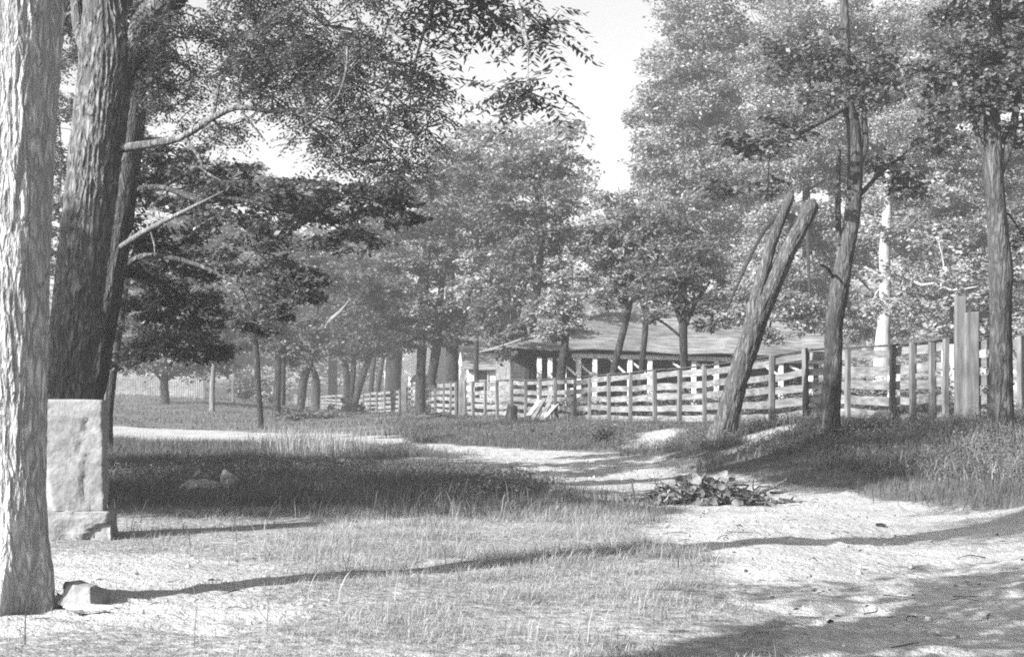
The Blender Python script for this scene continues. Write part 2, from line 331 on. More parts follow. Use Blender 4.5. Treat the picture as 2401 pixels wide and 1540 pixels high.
def tree(name, label, cat, stems, blobs, leaf, bark, d, size=None, lai=3.0, seed=0, group=None, ridge=.05, seg=10, pinnate=False, flare=.0, clump=.25, droop=.25,
         base=None, extra=None, flat=.66, nclump=30, limb_from=None, twig=True, step=.35, rk=5.0):
    """stems: list of [(x, y, width_px[, depth])...] on the plate; blobs: (x, y, rx, ry[, depth])"""
    r = np.random.default_rng(1000 + seed)
    T = Tubes(); nodes = []
    for k, st in enumerate(stems):
        pts = []; rad = []
        for s_ in st:
            dd = s_[3] if len(s_) > 3 else d
            pts.append(at(s_[0], s_[1], dd)); rad.append(s_[2] / 2 / F * dd)
        if k == 0:
            g = gz(pts[0][0], pts[0][1]); b0 = np.array([pts[0][0], pts[0][1], g])
            if pts[0][2] > g - .1: pts.insert(0, np.array([pts[0][0], pts[0][1], g - .15])); rad.insert(0, rad[0] * 1.12)
        T.add(pts, rad, seg if k == 0 else max(6, seg // 2), step if k == 0 else step * 1.5, ridge, rk, seed * 7 + k, flare=flare if k == 0 else 0)
        c, rr = resample(pts, rad, .5)
        h = c[:, 2] > b0[2] + (.45 * (c[:, 2].max() - b0[2]) if k == 0 else 0)
        nodes.append(np.c_[c, rr][h] if h.any() else np.c_[c, rr][-1:])
    nodes = np.vstack(nodes)
    sz = (size or max(.085, .0034 * d)) * r.uniform(.82, 1.3)
    LV = []; LQ = []; nv = 0
    for bl in blobs:
        dd = bl[4] if len(bl) > 4 else d
        c = at(bl[0], bl[1], dd); rx = bl[2] / F * dd; rz = bl[3] / F * dd
        # one curved limb from the nearest stem point to the heart of the blob
        k = np.argmin(np.linalg.norm(nodes[:, :3] - c, axis=1) + np.where(nodes[:, 2] > c[2], .5 * rz, 0)); n0 = nodes[k]
        m_ = n0[:3] * .5 + c * .5 + np.array([0, 0, .12 * np.linalg.norm(c - n0[:3])]) * (1 if c[2] < n0[2] + 1 else -.6) + r.normal(0, .06, 3) * rx
        lr = min(n0[3] * .7, .012 + .018 * rx + .008 * np.linalg.norm(c - n0[:3])); T.add([n0[:3], m_, c], [lr, lr * .7, lr * .3], 6, .5, 0)
        lc, lrr = resample([n0[:3], m_, c], [lr, lr * .7, lr * .3], .4)
        area = math.pi * rx * rz
        n = max(6, int(nclump * (bl[5] if len(bl) > 5 else 1)))
        cc = clumps_in(r, (c, rx, rz), n)
        aspect = .34 if pinnate else .62
        total = lai * area / (sz * sz * aspect * .5)
        for q in cc:
            cr = clump * rx * r.uniform(.65, 1.35); cz = clump * max(rz, .6 * rx) * flat * r.uniform(.7, 1.3)
            if twig:
                j = np.argmin(np.linalg.norm(lc - q, axis=1)); a0 = lc[j]
                T.add([a0, a0 * .45 + q * .55 + r.normal(0, .05, 3) * rx, q + (q - a0) * .15], [max(.006, lrr[j] * .5), max(.004, .006 + .0012 * d * .2), .003], 3, 2.0, 0, cap=False)
            k_ = max(4, int(total / n * r.uniform(.35, 1.65)))
            if pinnate:
                nl = 15; m = max(2, k_ // nl)
                az = r.uniform(0, 2 * np.pi, m); dr = unit(np.stack([np.cos(az), np.sin(az), r.normal(-droop, .3, m)], -1))
                s0 = q + ball(r, m) * np.array([cr, cr, cz]) * 1.1
                Lr = sz * 4.2 * r.uniform(.8, 1.2, m)
                side = unit(np.cross(dr, np.array([0, 0, 1.]) + r.normal(0, .25, (m, 3))))
                C = []; A = []; B = []
                for t_ in range(nl):
                    f = (t_ // 2 + 1) / 7.5; sg = 1 if t_ % 2 else -1
                    pos = s0 + dr * (Lr * f)[:, None] - np.array([0, 0, 1.]) * (Lr * f * f * .35)[:, None]
                    if t_ == nl - 1: ax = dr
                    else: ax = unit(side * sg + dr * .35 - np.array([0, 0, .35]) + r.normal(0, .12, (m, 3)))
                    LL = sz * (1 - .5 * abs(f - .5)) * r.uniform(.85, 1.15, m)
                    nn = unit(np.cross(ax, np.cross(np.array([0, 0, 1.]) + r.normal(0, .35, (m, 3)), ax)))
                    C.append(pos); A.append(ax * LL[:, None]); B.append(unit(np.cross(ax, nn)) * (LL * .18)[:, None])
                C = np.vstack(C); A = np.vstack(A); B = np.vstack(B)
            else:
                C = q + ball(r, k_) * np.array([cr, cr, cz]) * 1.25
                A, B = leaf_axes(r, k_, sz, aspect, droop)
            v, f = quads_from(C, A, B); LV.append(v); LQ.append(f + nv); nv += len(v)
    root = thing(name, label, cat, b0, group)
    T.obj('trunk', M[bark], root, b0)
    if LV: mesh_obj('crown', np.vstack(LV) - b0, np.vstack(LQ), M[leaf], root)
    return root, b0

# ------------------------------------------------------------------ foreground trees on the left
G1 = 'big trees at the left edge of the drive'
FT, fb = tree('shade_tree', 'pale ridged trunk nearest the camera, cut by the left edge of the photo', 'tree',
     [[(2, 1432, 150), (20, 1330, 165), (28, 1150, 150), (25, 800, 165), (28, 400, 185), (45, 0, 205), (60, -400, 210), (80, -900, 190)],
      [(60, -300, 90, 7.3), (300, -420, 70, 7.3), (700, -380, 50, 7.4), (1000, -230, 34, 7.6), (1180, -60, 18, 7.6), (1240, 120, 8, 7.5)],
      [(70, -600, 90, 7.3), (-200, -900, 70, 6.6), (-500, -1200, 50, 6)]],
     [(1130, 10, 110, 60, 8.2, .9), (1010, 40, 80, 70, 8.4, .6), (1240, 215, 75, 45, 7.5, .7), (1270, 60, 60, 40, 7.8, .5), (960, 190, 70, 70, 8.6, .6), (900, -160, 300, 150, 8), (400, -700, 600, 300, 7.5), (-200, -1000, 500, 300, 6.5)],
     'leaf_near', 'bark_pale', 7.3, size=.075, lai=2.6, seed=1, pinnate=True, seg=260, ridge=.035, flare=.30, step=.022, group=G1, rk=9, clump=.27)
tree('shade_tree', 'massive dark ridged trunk rising behind the squared stone block', 'tree',
     [[(158, 1000, 118), (163, 900, 108), (195, 600, 112), (232, 300, 118), (255, 110, 128), (250, -60, 100), (230, -500, 80)],
      [(262, 170, 90), (335, 70, 76), (440, -60, 66), (560, -260, 50)],
      [(270, 350, 22), (350, 338, 18, 13.8), (425, 322, 16, 13.6), (500, 276, 14, 13.5), (560, 252, 13, 13.4), (640, 262, 10, 13.3), (715, 258, 8, 13.2), (800, 290, 5, 13)],
      [(430, 318, 9, 13.6), (468, 372, 8, 13.5), (478, 400, 6, 13.5), (520, 425, 3, 13.4)], [(815, 110, 6, 12), (812, 160, 6, 12), (795, 220, 5, 12), (752, 270, 4, 12), (700, 305, 3, 12)], [(560, 252, 5, 13.4), (620, 330, 3, 13.3), (600, 300, 3, 13.3)],
      [(245, 180, 34), (190, 90, 28, 14.2), (175, -40, 24, 14.4)]],
     [(430, 90, 130, 110, 14), (600, 70, 150, 110, 13.5), (760, 60, 150, 120, 13), (890, 130, 110, 100, 12.5), (640, 210, 140, 60, 13.3), (790, 260, 120, 55, 13), (900, 300, 110, 70, 12.6), (960, 390, 70, 40, 12.6),
      (840, 380, 90, 30, 13, .5), (400, 210, 90, 70, 15), (330, 30, 90, 80, 15), (150, 60, 60, 90, 15, .5), (480, 300, 60, 40, 14, .5), (540, 160, 120, 70, 14), (700, 150, 130, 70, 13.2), (820, 190, 110, 60, 12.8), (350, 130, 80, 80, 15), (1000, 300, 60, 60, 12.5, .6), (760, 320, 80, 40, 13), (860, 340, 90, 50, 12.8), (520, 300, 70, 30, 13.6, .6), (620, 60, 140, 90, 14.5), (960, 220, 80, 60, 12.4, .8), (720, -200, 420, 170, 13), (250, -300, 420, 200, 14.5)],
     'leaf_near', 'bark_grey', 14, size=.085, lai=3.1, seed=2, pinnate=True, seg=220, ridge=.07, flare=.1, step=.03, group=G1, rk=8, clump=.27)
RT, rb = tree('shade_tree', 'dark leaning trunk close behind the massive one, with low sweeping boughs', 'tree',
     [[(190, 1040, 76), (206, 930, 70), (222, 860, 68), (266, 600, 64), (296, 400, 60), (325, 150, 52), (350, -150, 40)],
      [(275, 640, 18), (340, 600, 14, 17.5), (460, 620, 10, 17), (600, 690, 6, 16.8)],
      [(290, 450, 18), (380, 440, 14, 17.5), (470, 470, 12, 17.2), (560, 468, 10, 17), (720, 510, 6, 17)]],
     [(390, 440, 110, 60, 18), (520, 480, 110, 65, 17.5), (640, 500, 110, 70, 17), (760, 480, 110, 55, 17.5), (870, 460, 90, 50, 18, .8), (950, 500, 60, 40, 18.5, .6), (600, 590, 110, 60, 17), (690, 660, 80, 50, 17), (650, 720, 50, 35, 17, .6),
      (430, 600, 120, 70, 18.5), (360, 700, 90, 60, 19.5), (460, 720, 100, 70, 19.5), (400, 800, 120, 60, 20.5), (500, 820, 70, 40, 20.5, .6), (330, 560, 70, 70, 18), (820, 560, 90, 40, 19, .7), (330, 380, 60, 60, 19), (420, 370, 80, 50, 19), (540, 420, 90, 40, 18.5), (700, 430, 80, 30, 18, .6), (600, 760, 60, 30, 18, .6), (740, 690, 40, 24, 17, .6)],
     'leaf_near', 'bark_dark', 17.6, size=.1, lai=4.0, seed=3, seg=60, ridge=.07, flare=.08, step=.08, group=G1, rk=7, clump=.26)
# bleached dead bough of that tree
T = Tubes(); T.add([at(285, 578, 17.3), at(330, 548, 17.0), at(375, 524, 16.8), at(430, 496, 16.6), at(525, 448, 16.2)], [.052, .045, .038, .03, .01], 10, .1, .1, 4, seed=4)
T.add([at(352, 538, 16.9), at(362, 575, 16.9), at(362, 600, 16.8)], [.018, .014, .007], 6, .2); T.add([at(300, 566, 17.2), at(310, 545, 17.2)], [.03, .01], 6, .1)
tag(T.obj('dead_bough', M['bark_bleach'], RT, rb), 'bleached bare dead bough')

# trees standing outside the frame to the left, whose shade falls across the grass
def offstage(x, y, h, crown, seed, label):
    r = np.random.default_rng(seed); g = gz(x, y); T = Tubes(); b = np.array([x, y, g])
    T.add([b - [0, 0, .2], b + [.1, 0, h * .4], b + [0, .1, h * .8]], [.3, .24, .12], 12, .5, .05, seed=seed)
    C = b + np.array([0, 0, h]) ; n = int((46 if crown < 1 else 70) * crown); rad = 2.6 * crown
    P = C + unit(r.normal(size=(n, 3))) * (r.uniform(.1, 1, n) ** .4)[:, None] * np.array([rad, rad, rad * .6])
    LV = []; LQ = []; nv = 0
    for q in P:
        T.add([b + [0, 0, h * .6], (b + [0, 0, h * .8] + q) / 2, q], [.05, .03, .01], 4, 2)
        k = 75 if crown < 1 else 130; c = q + ball(r, k) * [.75, .75, .35]; A, B = leaf_axes(r, k, .16, .6, .3)
        v, f = quads_from(c, A, B); LV.append(v); LQ.append(f + nv); nv += len(v)
    root = thing('shade_tree', label, 'tree', b, G1); T.obj('trunk', M['bark_dark'], root, b)
    mesh_obj('crown', np.vstack(LV) - b, np.vstack(LQ), M['leaf_mid'], root)
offstage(-15.0, 14.6, 7.0, 1.2, 71, 'tree standing out of the frame far to the left of the drive')
offstage(-12.3, 13.2, 6.4, 1.1, 72, 'tree standing out of the frame left of the massive trunk')
offstage(-4.25, 4.5, 5.6, .8, 73, 'tree standing out of the frame beside the camera')
offstage(-18.0, 21.0, 8.2, 1.4, 74, 'tallest tree out of the frame on the left lawn')

# ------------------------------------------------------------------ slim trees along the fence and on the lawn
G2 = 'slim trees along the board fence'
def slim(label, stems, blobs, d, seed, bark='bark_mid', leaf='leaf_mid', lai=4.2, **k):
    return tree('slim_tree', label, 'tree', stems, blobs, leaf, bark, d, seed=seed, lai=lai, group=G2, **k)
slim('twin trunked tree in front of the fence left of the pointed gate post',
     [[(985, 1000, 24), (985, 900, 22), (990, 800, 22), (995, 650, 22), (1010, 500, 14), (1015, 400, 8)], [(1008, 900, 22), (1022, 820, 22), (1032, 700, 16), (1050, 560, 8)]],
     [(985, 720, 90, 45), (950, 640, 90, 50), (1040, 600, 90, 50), (1000, 520, 100, 50), (960, 440, 80, 40), (930, 770, 75, 38), (1040, 740, 60, 38), (985, 800, 60, 26), (900, 700, 70, 40)], 52, 11)
slim('stout dark trunk behind the fence next to the pointed gate post',
     [[(1060, 930, 32), (1060, 860, 30), (1058, 760, 28), (1055, 600, 20), (1070, 450, 12)], [(1066, 800, 20), (1100, 690, 14), (1120, 560, 8)]],
     [(1080, 500, 110, 55), (1130, 420, 110, 50), (1060, 380, 80, 40), (1110, 640, 90, 45), (1090, 740, 75, 42), (1140, 560, 80, 45), (1060, 790, 60, 26), (1160, 690, 60, 40)], 56, 12)
slim('tree with snapped off spike, leaning right behind the middle of the fence',
     [[(1233, 920, 23), (1240, 820, 21), (1250, 740, 20), (1262, 650, 19), (1266, 560, 15), (1255, 430, 8)], [(1258, 670, 16), (1248, 630, 9), (1244, 605, 1)]],
     [(1250, 560, 85, 45), (1285, 470, 95, 50), (1220, 390, 80, 40), (1310, 380, 75, 40), (1330, 560, 80, 45), (1190, 500, 70, 40), (1300, 640, 60, 40), (1215, 640, 50, 30), (1270, 720, 40, 24, 46, .6)], 47, 13)
slim('thin straight trunk left of the snapped tree', [[(1212, 920, 17), (1206, 800, 16), (1202, 650, 10), (1200, 540, 6)], [(1206, 780, 8), (1225, 700, 6), (1240, 640, 4)]],
     [(1190, 600, 70, 40), (1180, 700, 60, 35), (1155, 780, 50, 32), (1215, 520, 60, 35), (1185, 795, 50, 26), (1222, 775, 40, 30, 45), (1175, 830, 36, 18, 45), (1150, 730, 50, 30)], 50, 14)
slim('forked thin trunk among the fence trees, beside the small clapboard house', [[(1118, 920, 12), (1116, 820, 11), (1125, 740, 9), (1150, 660, 6)], [(1122, 760, 7), (1105, 690, 5)]],
     [(1150, 720, 55, 30), (1110, 680, 60, 35), (1130, 620, 60, 35)], 51, 15, leaf='leaf_pale')
slim('short bushy tree with mottled trunk behind the fence', [[(1312, 920, 22), (1318, 850, 20), (1326, 780, 17), (1322, 690, 10)]],
     [(1325, 710, 60, 35), (1350, 650, 65, 35), (1310, 770, 45, 25), (1345, 760, 45, 25), (1285, 785, 36, 20), (1300, 730, 50, 28)], 42, 16, leaf='leaf_pale')
slim('dark trunk leaning right in front of the long porch', [[(1432, 930, 19), (1440, 860, 17), (1460, 780, 16), (1478, 700, 14), (1484, 600, 10)]],
     [(1470, 670, 60, 35), (1445, 610, 75, 40), (1490, 530, 85, 45), (1400, 560, 70, 40), (1420, 700, 50, 28)], 38, 17)
slim('slim dark trunk beside the leaning one in front of the porch', [[(1500, 930, 16), (1504, 860, 14), (1512, 780, 14), (1514, 730, 14), (1530, 640, 10)], [(1512, 740, 10), (1495, 680, 7)]],
     [(1540, 620, 70, 38), (1565, 530, 80, 45), (1512, 690, 45, 25), (1580, 660, 50, 28)], 36, 18)
slim('straight trunk breaking into a fan of boughs before the shingled roof', [[(1604, 930, 20), (1603, 850, 18), (1601, 770, 20), (1602, 745, 16)], [(1600, 765, 14), (1575, 700, 9), (1550, 660, 5)], [(1602, 760, 14), (1605, 690, 8), (1610, 610, 5)], [(1604, 765, 14), (1635, 700, 9), (1665, 660, 5)], [(1596, 790, 7), (1560, 760, 5), (1530, 745, 3)]],
     [(1560, 700, 55, 28), (1645, 715, 55, 30), (1600, 650, 80, 40), (1625, 580, 90, 45), (1540, 745, 35, 18, 34, .5), (1660, 760, 35, 18, 34, .5)], 34, 19)
slim('thin dark leaning sapling alone on the lawn', [[(611, 985, 13), (605, 900, 14), (600, 815, 15), (598, 770, 8), (600, 720, 5)]],
     [(600, 760, 55, 32), (575, 710, 60, 35), (632, 690, 60, 35), (600, 650, 60, 35)], 40, 20)
slim('pair of trunks at the far left end of the board fence', [[(648, 965, 20), (652, 880, 18), (655, 780, 15), (650, 700, 9)], [(662, 950, 14), (664, 860, 12), (668, 760, 8)]],
     [(655, 750, 60, 38), (675, 670, 80, 45), (620, 650, 65, 38), (690, 590, 80, 40), (640, 800, 50, 26), (680, 820, 45, 26)], 50, 21)
slim('crooked tree with a bleached broken limb, left end of the fence', [[(704, 965, 19), (712, 890, 20), (728, 840, 20), (738, 790, 12), (745, 690, 8)], [(742, 960, 14, 60), (742, 900, 18, 60), (735, 868, 12), (725, 850, 10)]],
     [(700, 790, 65, 35), (755, 770, 60, 32), (740, 660, 90, 45), (820, 640, 90, 48), (700, 600, 70, 40), (690, 840, 60, 26), (770, 820, 60, 26)], 60, 22)
slim('clump of three dark stems behind the far fence run', [[(815, 960, 18), (812, 880, 17), (805, 830, 12), (800, 740, 7)], [(818, 955, 16), (828, 870, 13), (832, 760, 8)], [(828, 955, 18), (850, 880, 17), (872, 820, 11), (880, 740, 6)]],
     [(830, 790, 75, 38), (870, 730, 90, 45), (800, 710, 75, 40), (850, 640, 90, 45), (860, 810, 70, 30), (810, 830, 50, 22)], 68, 23)
slim('thick grey trunk behind the fence beside the tall square post', [[(921, 960, 42), (922, 880, 38), (925, 800, 36), (920, 690, 20), (915, 580, 10)], [(925, 790, 16), (960, 720, 10), (985, 650, 6)]],
     [(920, 770, 75, 40), (890, 810, 60, 28), (950, 800, 50, 26), (895, 680, 95, 48), (880, 590, 100, 50), (935, 540, 85, 45), (850, 530, 80, 40)], 72, 24)
slim('slender pair of stems between the three stemmed clump and the thick grey trunk', [[(868, 955, 14), (872, 880, 12), (882, 800, 8)], [(880, 955, 12), (892, 870, 11), (905, 800, 7)]],
     [(890, 790, 55, 30), (870, 760, 50, 28)], 75, 25)
slim('dark trunk low on the lawn before the pale picket fence', [[(387, 945, 22), (385, 900, 20), (388, 850, 14)], [(386, 900, 8), (350, 855, 6)], [(386, 895, 8), (430, 860, 6)]],
     [(385, 855, 90, 32), (310, 845, 70, 30), (460, 860, 80, 34), (400, 800, 110, 40), (330, 790, 90, 40), (520, 850, 60, 30)], 60, 26, lai=2.8)
slim('pale slim trunk right of the picket fence', [[(497, 950, 13), (498, 900, 12), (502, 840, 9), (510, 760, 6)]],
     [(505, 790, 70, 36), (530, 730, 85, 42), (480, 720, 70, 40), (560, 800, 60, 34)], 54, 27, bark='bark_bleach')
slim('dark trunk beside the bleached stump behind the stone block', [[(252, 975, 26), (262, 880, 24), (280, 760, 20), (300, 640, 12)]],
     [(290, 640, 60, 40), (310, 760, 70, 40), (280, 840, 50, 28), (250, 560, 60, 50)], 26, 28, bark='bark_dark', leaf='leaf_near')
# bleached limb of the crooked tree stands as its own piece of wood
for o in bpy.data.objects:
    if o.get('label', '').startswith('crooked tree'):
        T = Tubes(); T.add([at(738, 815, 60), at(765, 768, 59.6), at(776, 750, 59.5), at(800, 728, 59.2), at(822, 700, 59)], [.13, .12, .13, .1, .05], 8, .2, .12, 3, seed=3)
        T.add([at(735, 820, 60), at(728, 780, 60), at(722, 750, 60)], [.06, .05, .02], 6, .3)
        tag(T.obj('broken_limb', M['bark_bleach'], o, o.location), 'bleached broken limb')

# ------------------------------------------------------------------ trees on the right bank
G3 = 'trees on the bank before the fence'
tree('forked_snag', 'dead leaning forked trunk sawn off at both tips, in front of the fence', 'dead tree',
     [[(1693, 1022, 64), (1703, 985, 52), (1728, 890, 47), (1752, 815, 50), (1778, 740, 48), (1815, 660, 38), (1846, 590, 38), (1880, 528, 33), (1902, 482, 34), (1905, 474, 18), (1908, 466, 6)],
      [(1756, 800, 34), (1764, 740, 32), (1778, 680, 30), (1800, 600, 25), (1812, 560, 26), (1834, 505, 21), (1852, 462, 19), (1853, 452, 8), (1856, 444, 2)], [(1893, 486, 10), (1896, 472, 6), (1895, 462, 1)], [(1735, 860, 8), (1722, 838, 6), (1716, 830, 2)], [(1850, 580, 7), (1866, 572, 5), (1872, 562, 1)], [(1806, 585, 12), (1808, 555, 10), (1807, 540, 4)]],
     [], 'leaf_mid', 'dead_wood', 22.5, seed=31, seg=90, ridge=.1, step=.04, flare=.16, group=G3, rk=6)
tree('bank_tree', 'dark crooked trunk forking above head height, right of the forked snag', 'tree',
     [[(1944, 1015, 52), (1947, 960, 44), (1953, 850, 40), (1955, 760, 40), (1965, 690, 44), (1978, 610, 40), (1995, 520, 36), (2004, 420, 34), (2000, 300, 32), (1985, 230, 28), (1980, 60, 20), (1975, -100, 14)],
      [(1972, 610, 18), (1966, 560, 14), (1964, 470, 13), (1966, 350, 10)],
      [(2008, 400, 16), (2028, 340, 14), (2025, 240, 12), (2040, 130, 9)],
      [(2005, 470, 12), (2060, 410, 9, 20.8), (2110, 370, 7, 21)],
      [(1955, 655, 8), (1940, 630, 7, 20.3), (1920, 620, 5, 20)],
      [(1995, 245, 13), (1900, 300, 10, 20), (1840, 330, 7, 19.8), (1780, 350, 5, 19.6)]],
     [(1960, 230, 110, 40, 20.5), (1850, 300, 80, 35, 20), (1790, 345, 70, 32, 19.8), (1720, 330, 60, 28, 19.6, .7), (2080, 390, 70, 35, 21), (2130, 440, 60, 40, 21.2, .7), (1990, 130, 120, 60), (2080, 190, 100, 45), (1880, 130, 110, 50), (1690, 440, 60, 25, 20, .6), (1800, 440, 60, 25, 20, .5), (2200, 330, 70, 35, 21, .6)],
     'leaf_mid', 'bark_dark', 20.5, size=.085, lai=2.8, seed=32, seg=64, ridge=.07, step=.06, flare=.07, group=G3, rk=6, clump=.26)
tree('bank_tree', 'dark upright trunk near the right edge, beside the two tall posts', 'tree',
     [[(2352, 1045, 66), (2348, 960, 52), (2346, 850, 50), (2345, 700, 50), (2346, 640, 56), (2340, 560, 48), (2330, 440, 44), (2328, 380, 46), (2325, 250, 34), (2335, 60, 24), (2335, -150, 16)],
      [(2335, 420, 24), (2365, 340, 20), (2385, 240, 16), (2410, 80, 12)],
      [(2322, 390, 18), (2295, 330, 13), (2275, 250, 9)]],
     [(2320, 210, 120, 50), (2250, 130, 110, 55), (2400, 130, 110, 60), (2230, 260, 90, 38), (2330, 20, 160, 70), (2180, 190, 80, 35, 17.5, .7), (2420, 300, 70, 60), (2400, 560, 40, 60, 18, .4)],
     'leaf_mid', 'bark_dark', 17, size=.085, lai=3.2, seed=33, seg=64, ridge=.07, step=.06, flare=.08, group=G3, rk=6, clump=.26)
tree('pale_trunk_tree', 'tree with smooth white trunk and bare white limbs behind the fence', 'tree',
     [[(2068, 850, 42), (2070, 780, 32), (2075, 700, 28), (2074, 580, 26), (2080, 500, 22), (2082, 380, 14)],
      [(2074, 650, 12), (2050, 640, 9), (2030, 628, 5)], [(2084, 650, 10), (2130, 635, 6)], [(2120, 566, 8, 34.5), (2136, 525, 7, 34.3), (2160, 505, 4, 34.1)], [(2082, 560, 9), (2120, 566, 8, 34.5), (2155, 552, 6, 34.2), (2190, 558, 4, 34)],
      [(2084, 640, 7), (2120, 648, 6, 34), (2160, 668, 6, 33.3), (2190, 664, 5, 33), (2230, 680, 5, 32.5), (2290, 672, 3, 32)], [(2205, 672, 5, 32.7), (2212, 620, 4, 32.7), (2200, 570, 2, 32.7)]],
     [(2085, 640, 70, 34, 34), (2105, 700, 55, 30, 34), (2170, 600, 80, 35), (2080, 540, 90, 40), (2040, 720, 40, 22), (2090, 450, 110, 50), (2160, 440, 90, 45), (2200, 560, 70, 36, 33.5), (2150, 520, 60, 34, 34), (2240, 650, 60, 24, 32.5)],
     'leaf_pale', 'bark_white', 35, size=.12, lai=2.0, seed=34, seg=16, group=None)

# ------------------------------------------------------------------ tall crowns standing behind the house and yard
G4 = 'tall trees behind the house'
def tall(label, stems, blobs, d, seed, leaf='leaf_pale', lai=4.5, **k):
    return tree('tall_tree', label, 'tree', stems, blobs, leaf, 'bark_mid', d, seed=seed, lai=lai, group=G4, size=.0031 * d, nclump=42, **k)
tall('broad hazy crown filling the middle behind the fence trees', [[(1180, 900, 26), (1185, 700, 22), (1190, 500, 14), (1200, 330, 6)]],
     [(1200, 440, 150, 90), (1100, 470, 120, 80), (1300, 440, 120, 80), (1190, 345, 110, 60), (1290, 340, 90, 55), (1080, 360, 90, 60), (1340, 560, 110, 70), (1030, 560, 110, 70), (1150, 600, 120, 70), (1260, 640, 110, 70), (1020, 460, 80, 60), (1120, 310, 60, 30, 78, .7), (1330, 300, 50, 25, 78, .6)], 78, 41, lai=2.3)
tall('towering rounded crown whose left edge meets the open sky', [[(1690, 900, 26, 60), (1690, 650, 22, 60), (1670, 400, 16, 60), (1650, 100, 8, 59)]],
     [(1620, 60, 100, 80), (1570, 180, 85, 80), (1545, 290, 85, 80), (1530, 390, 75, 60), (1650, 260, 130, 100), (1690, 130, 130, 100), (1640, 420, 130, 90), (1560, 490, 110, 70), (1700, 560, 120, 80), (1610, 610, 110, 60), (1740, 400, 120, 90), (1620, -60, 110, 90), (1760, 20, 130, 110), (1480, 560, 90, 60), (1420, 480, 60, 45), (1440, 640, 80, 45)], 58, 42)
tall('tall leafy crown directly above the forked snag', [[(1890, 880, 26, 52), (1890, 650, 22, 52), (1890, 350, 16, 52), (1890, 0, 8, 51)]],
     [(1850, 180, 130, 100), (1920, 60, 130, 100), (1940, 320, 130, 90), (1830, 380, 110, 80), (1860, 520, 110, 70), (2020, 200, 130, 100), (1800, 640, 100, 60), (1900, 640, 100, 55), (1835, 715, 80, 40, 44), (1900, 755, 70, 40, 44), (1750, 738, 60, 26, 43), (1690, 752, 40, 18, 43, .6), (1800, 790, 50, 18, 43, .6), (2040, 60, 120, 90), (2020, 420, 110, 80), (1960, 560, 80, 60), (1740, 700, 70, 40), (2000, 760, 70, 40)], 50, 43)
tall('tall leafy crown behind the white trunked tree', [[(2225, 860, 26, 46), (2220, 600, 22, 46), (2230, 300, 16, 46), (2230, 0, 8, 45)]],
     [(2180, 100, 130, 100), (2280, 60, 130, 100), (2160, 280, 130, 90), (2290, 240, 130, 90), (2240, 400, 130, 80), (2360, 380, 110, 90), (2120, 480, 100, 60), (2260, 520, 120, 60), (2390, 160, 110, 90), (2200, 640, 90, 45), (2130, 740, 80, 40), (2370, 520, 90, 60), (2330, 600, 80, 50), (2440, 30, 120, 90)], 44, 44)
# low conifer with drooping pale boughs at the right
tree('drooping_conifer', 'low pale conifer with drooping boughs behind the right end of the fence', 'tree', [[(2330, 900, 26), (2330, 700, 20), (2330, 560, 8)]],
     [(2230, 715, 80, 16, 31), (2330, 690, 90, 22, 31), (2200, 765, 80, 14, 31), (2300, 775, 90, 18, 31), (2390, 740, 80, 22, 31), (2400, 800, 70, 18, 31), (2380, 660, 70, 25, 31), (2290, 640, 70, 22, 31), (2400, 600, 60, 25, 31)],
     'leaf_pale', 'bark_mid', 32, size=.13, lai=2.6, seed=45, flat=.35)

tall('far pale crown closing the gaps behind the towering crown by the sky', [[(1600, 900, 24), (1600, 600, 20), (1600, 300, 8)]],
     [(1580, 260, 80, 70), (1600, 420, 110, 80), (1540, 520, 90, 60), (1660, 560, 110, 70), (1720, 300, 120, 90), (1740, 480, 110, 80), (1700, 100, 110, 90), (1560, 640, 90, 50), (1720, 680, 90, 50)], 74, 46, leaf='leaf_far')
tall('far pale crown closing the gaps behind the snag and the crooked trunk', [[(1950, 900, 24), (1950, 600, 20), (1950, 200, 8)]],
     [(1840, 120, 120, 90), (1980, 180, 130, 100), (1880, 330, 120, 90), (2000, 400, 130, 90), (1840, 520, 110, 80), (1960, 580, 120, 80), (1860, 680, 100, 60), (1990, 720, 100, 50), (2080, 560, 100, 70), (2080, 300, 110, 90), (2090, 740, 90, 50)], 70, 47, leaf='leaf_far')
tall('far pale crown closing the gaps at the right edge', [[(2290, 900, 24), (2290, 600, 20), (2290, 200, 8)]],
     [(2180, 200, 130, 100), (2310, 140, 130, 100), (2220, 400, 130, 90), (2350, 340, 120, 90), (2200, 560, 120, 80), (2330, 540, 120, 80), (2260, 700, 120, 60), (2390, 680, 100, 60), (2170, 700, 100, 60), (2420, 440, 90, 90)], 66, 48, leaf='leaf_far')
G5 = 'distant trees beyond the lawn'
def far(label, x, d, blobs, seed, extra_stems=(), bark='bark_mid', **k):
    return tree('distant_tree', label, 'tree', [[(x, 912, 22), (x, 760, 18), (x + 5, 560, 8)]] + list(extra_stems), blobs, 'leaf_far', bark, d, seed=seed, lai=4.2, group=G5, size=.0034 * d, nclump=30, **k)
far('distant dark crown directly over the pale picket fence', 330, 92, [(330, 700, 130, 80), (250, 620, 120, 90), (400, 600, 130, 90), (300, 800, 110, 50), (430, 740, 110, 60), (200, 760, 90, 60)], 51)
far('distant crown above the lone sapling', 560, 96, [(540, 640, 120, 80), (620, 580, 110, 80), (560, 760, 100, 60), (640, 720, 100, 60), (600, 830, 80, 40), (500, 560, 110, 60)], 52)
far('distant pale crown filling the gap under the long bough', 470, 80, [(440, 420, 110, 60), (540, 430, 100, 50), (640, 450, 90, 40), (380, 520, 110, 70), (720, 480, 90, 40), (500, 520, 110, 60)], 55)
far('distant crown above the far end of the board fence', 780, 100, [(740, 600, 110, 70), (820, 540, 110, 60), (760, 720, 100, 60), (850, 680, 100, 60), (900, 600, 90, 60), (880, 480, 80, 40)], 53)
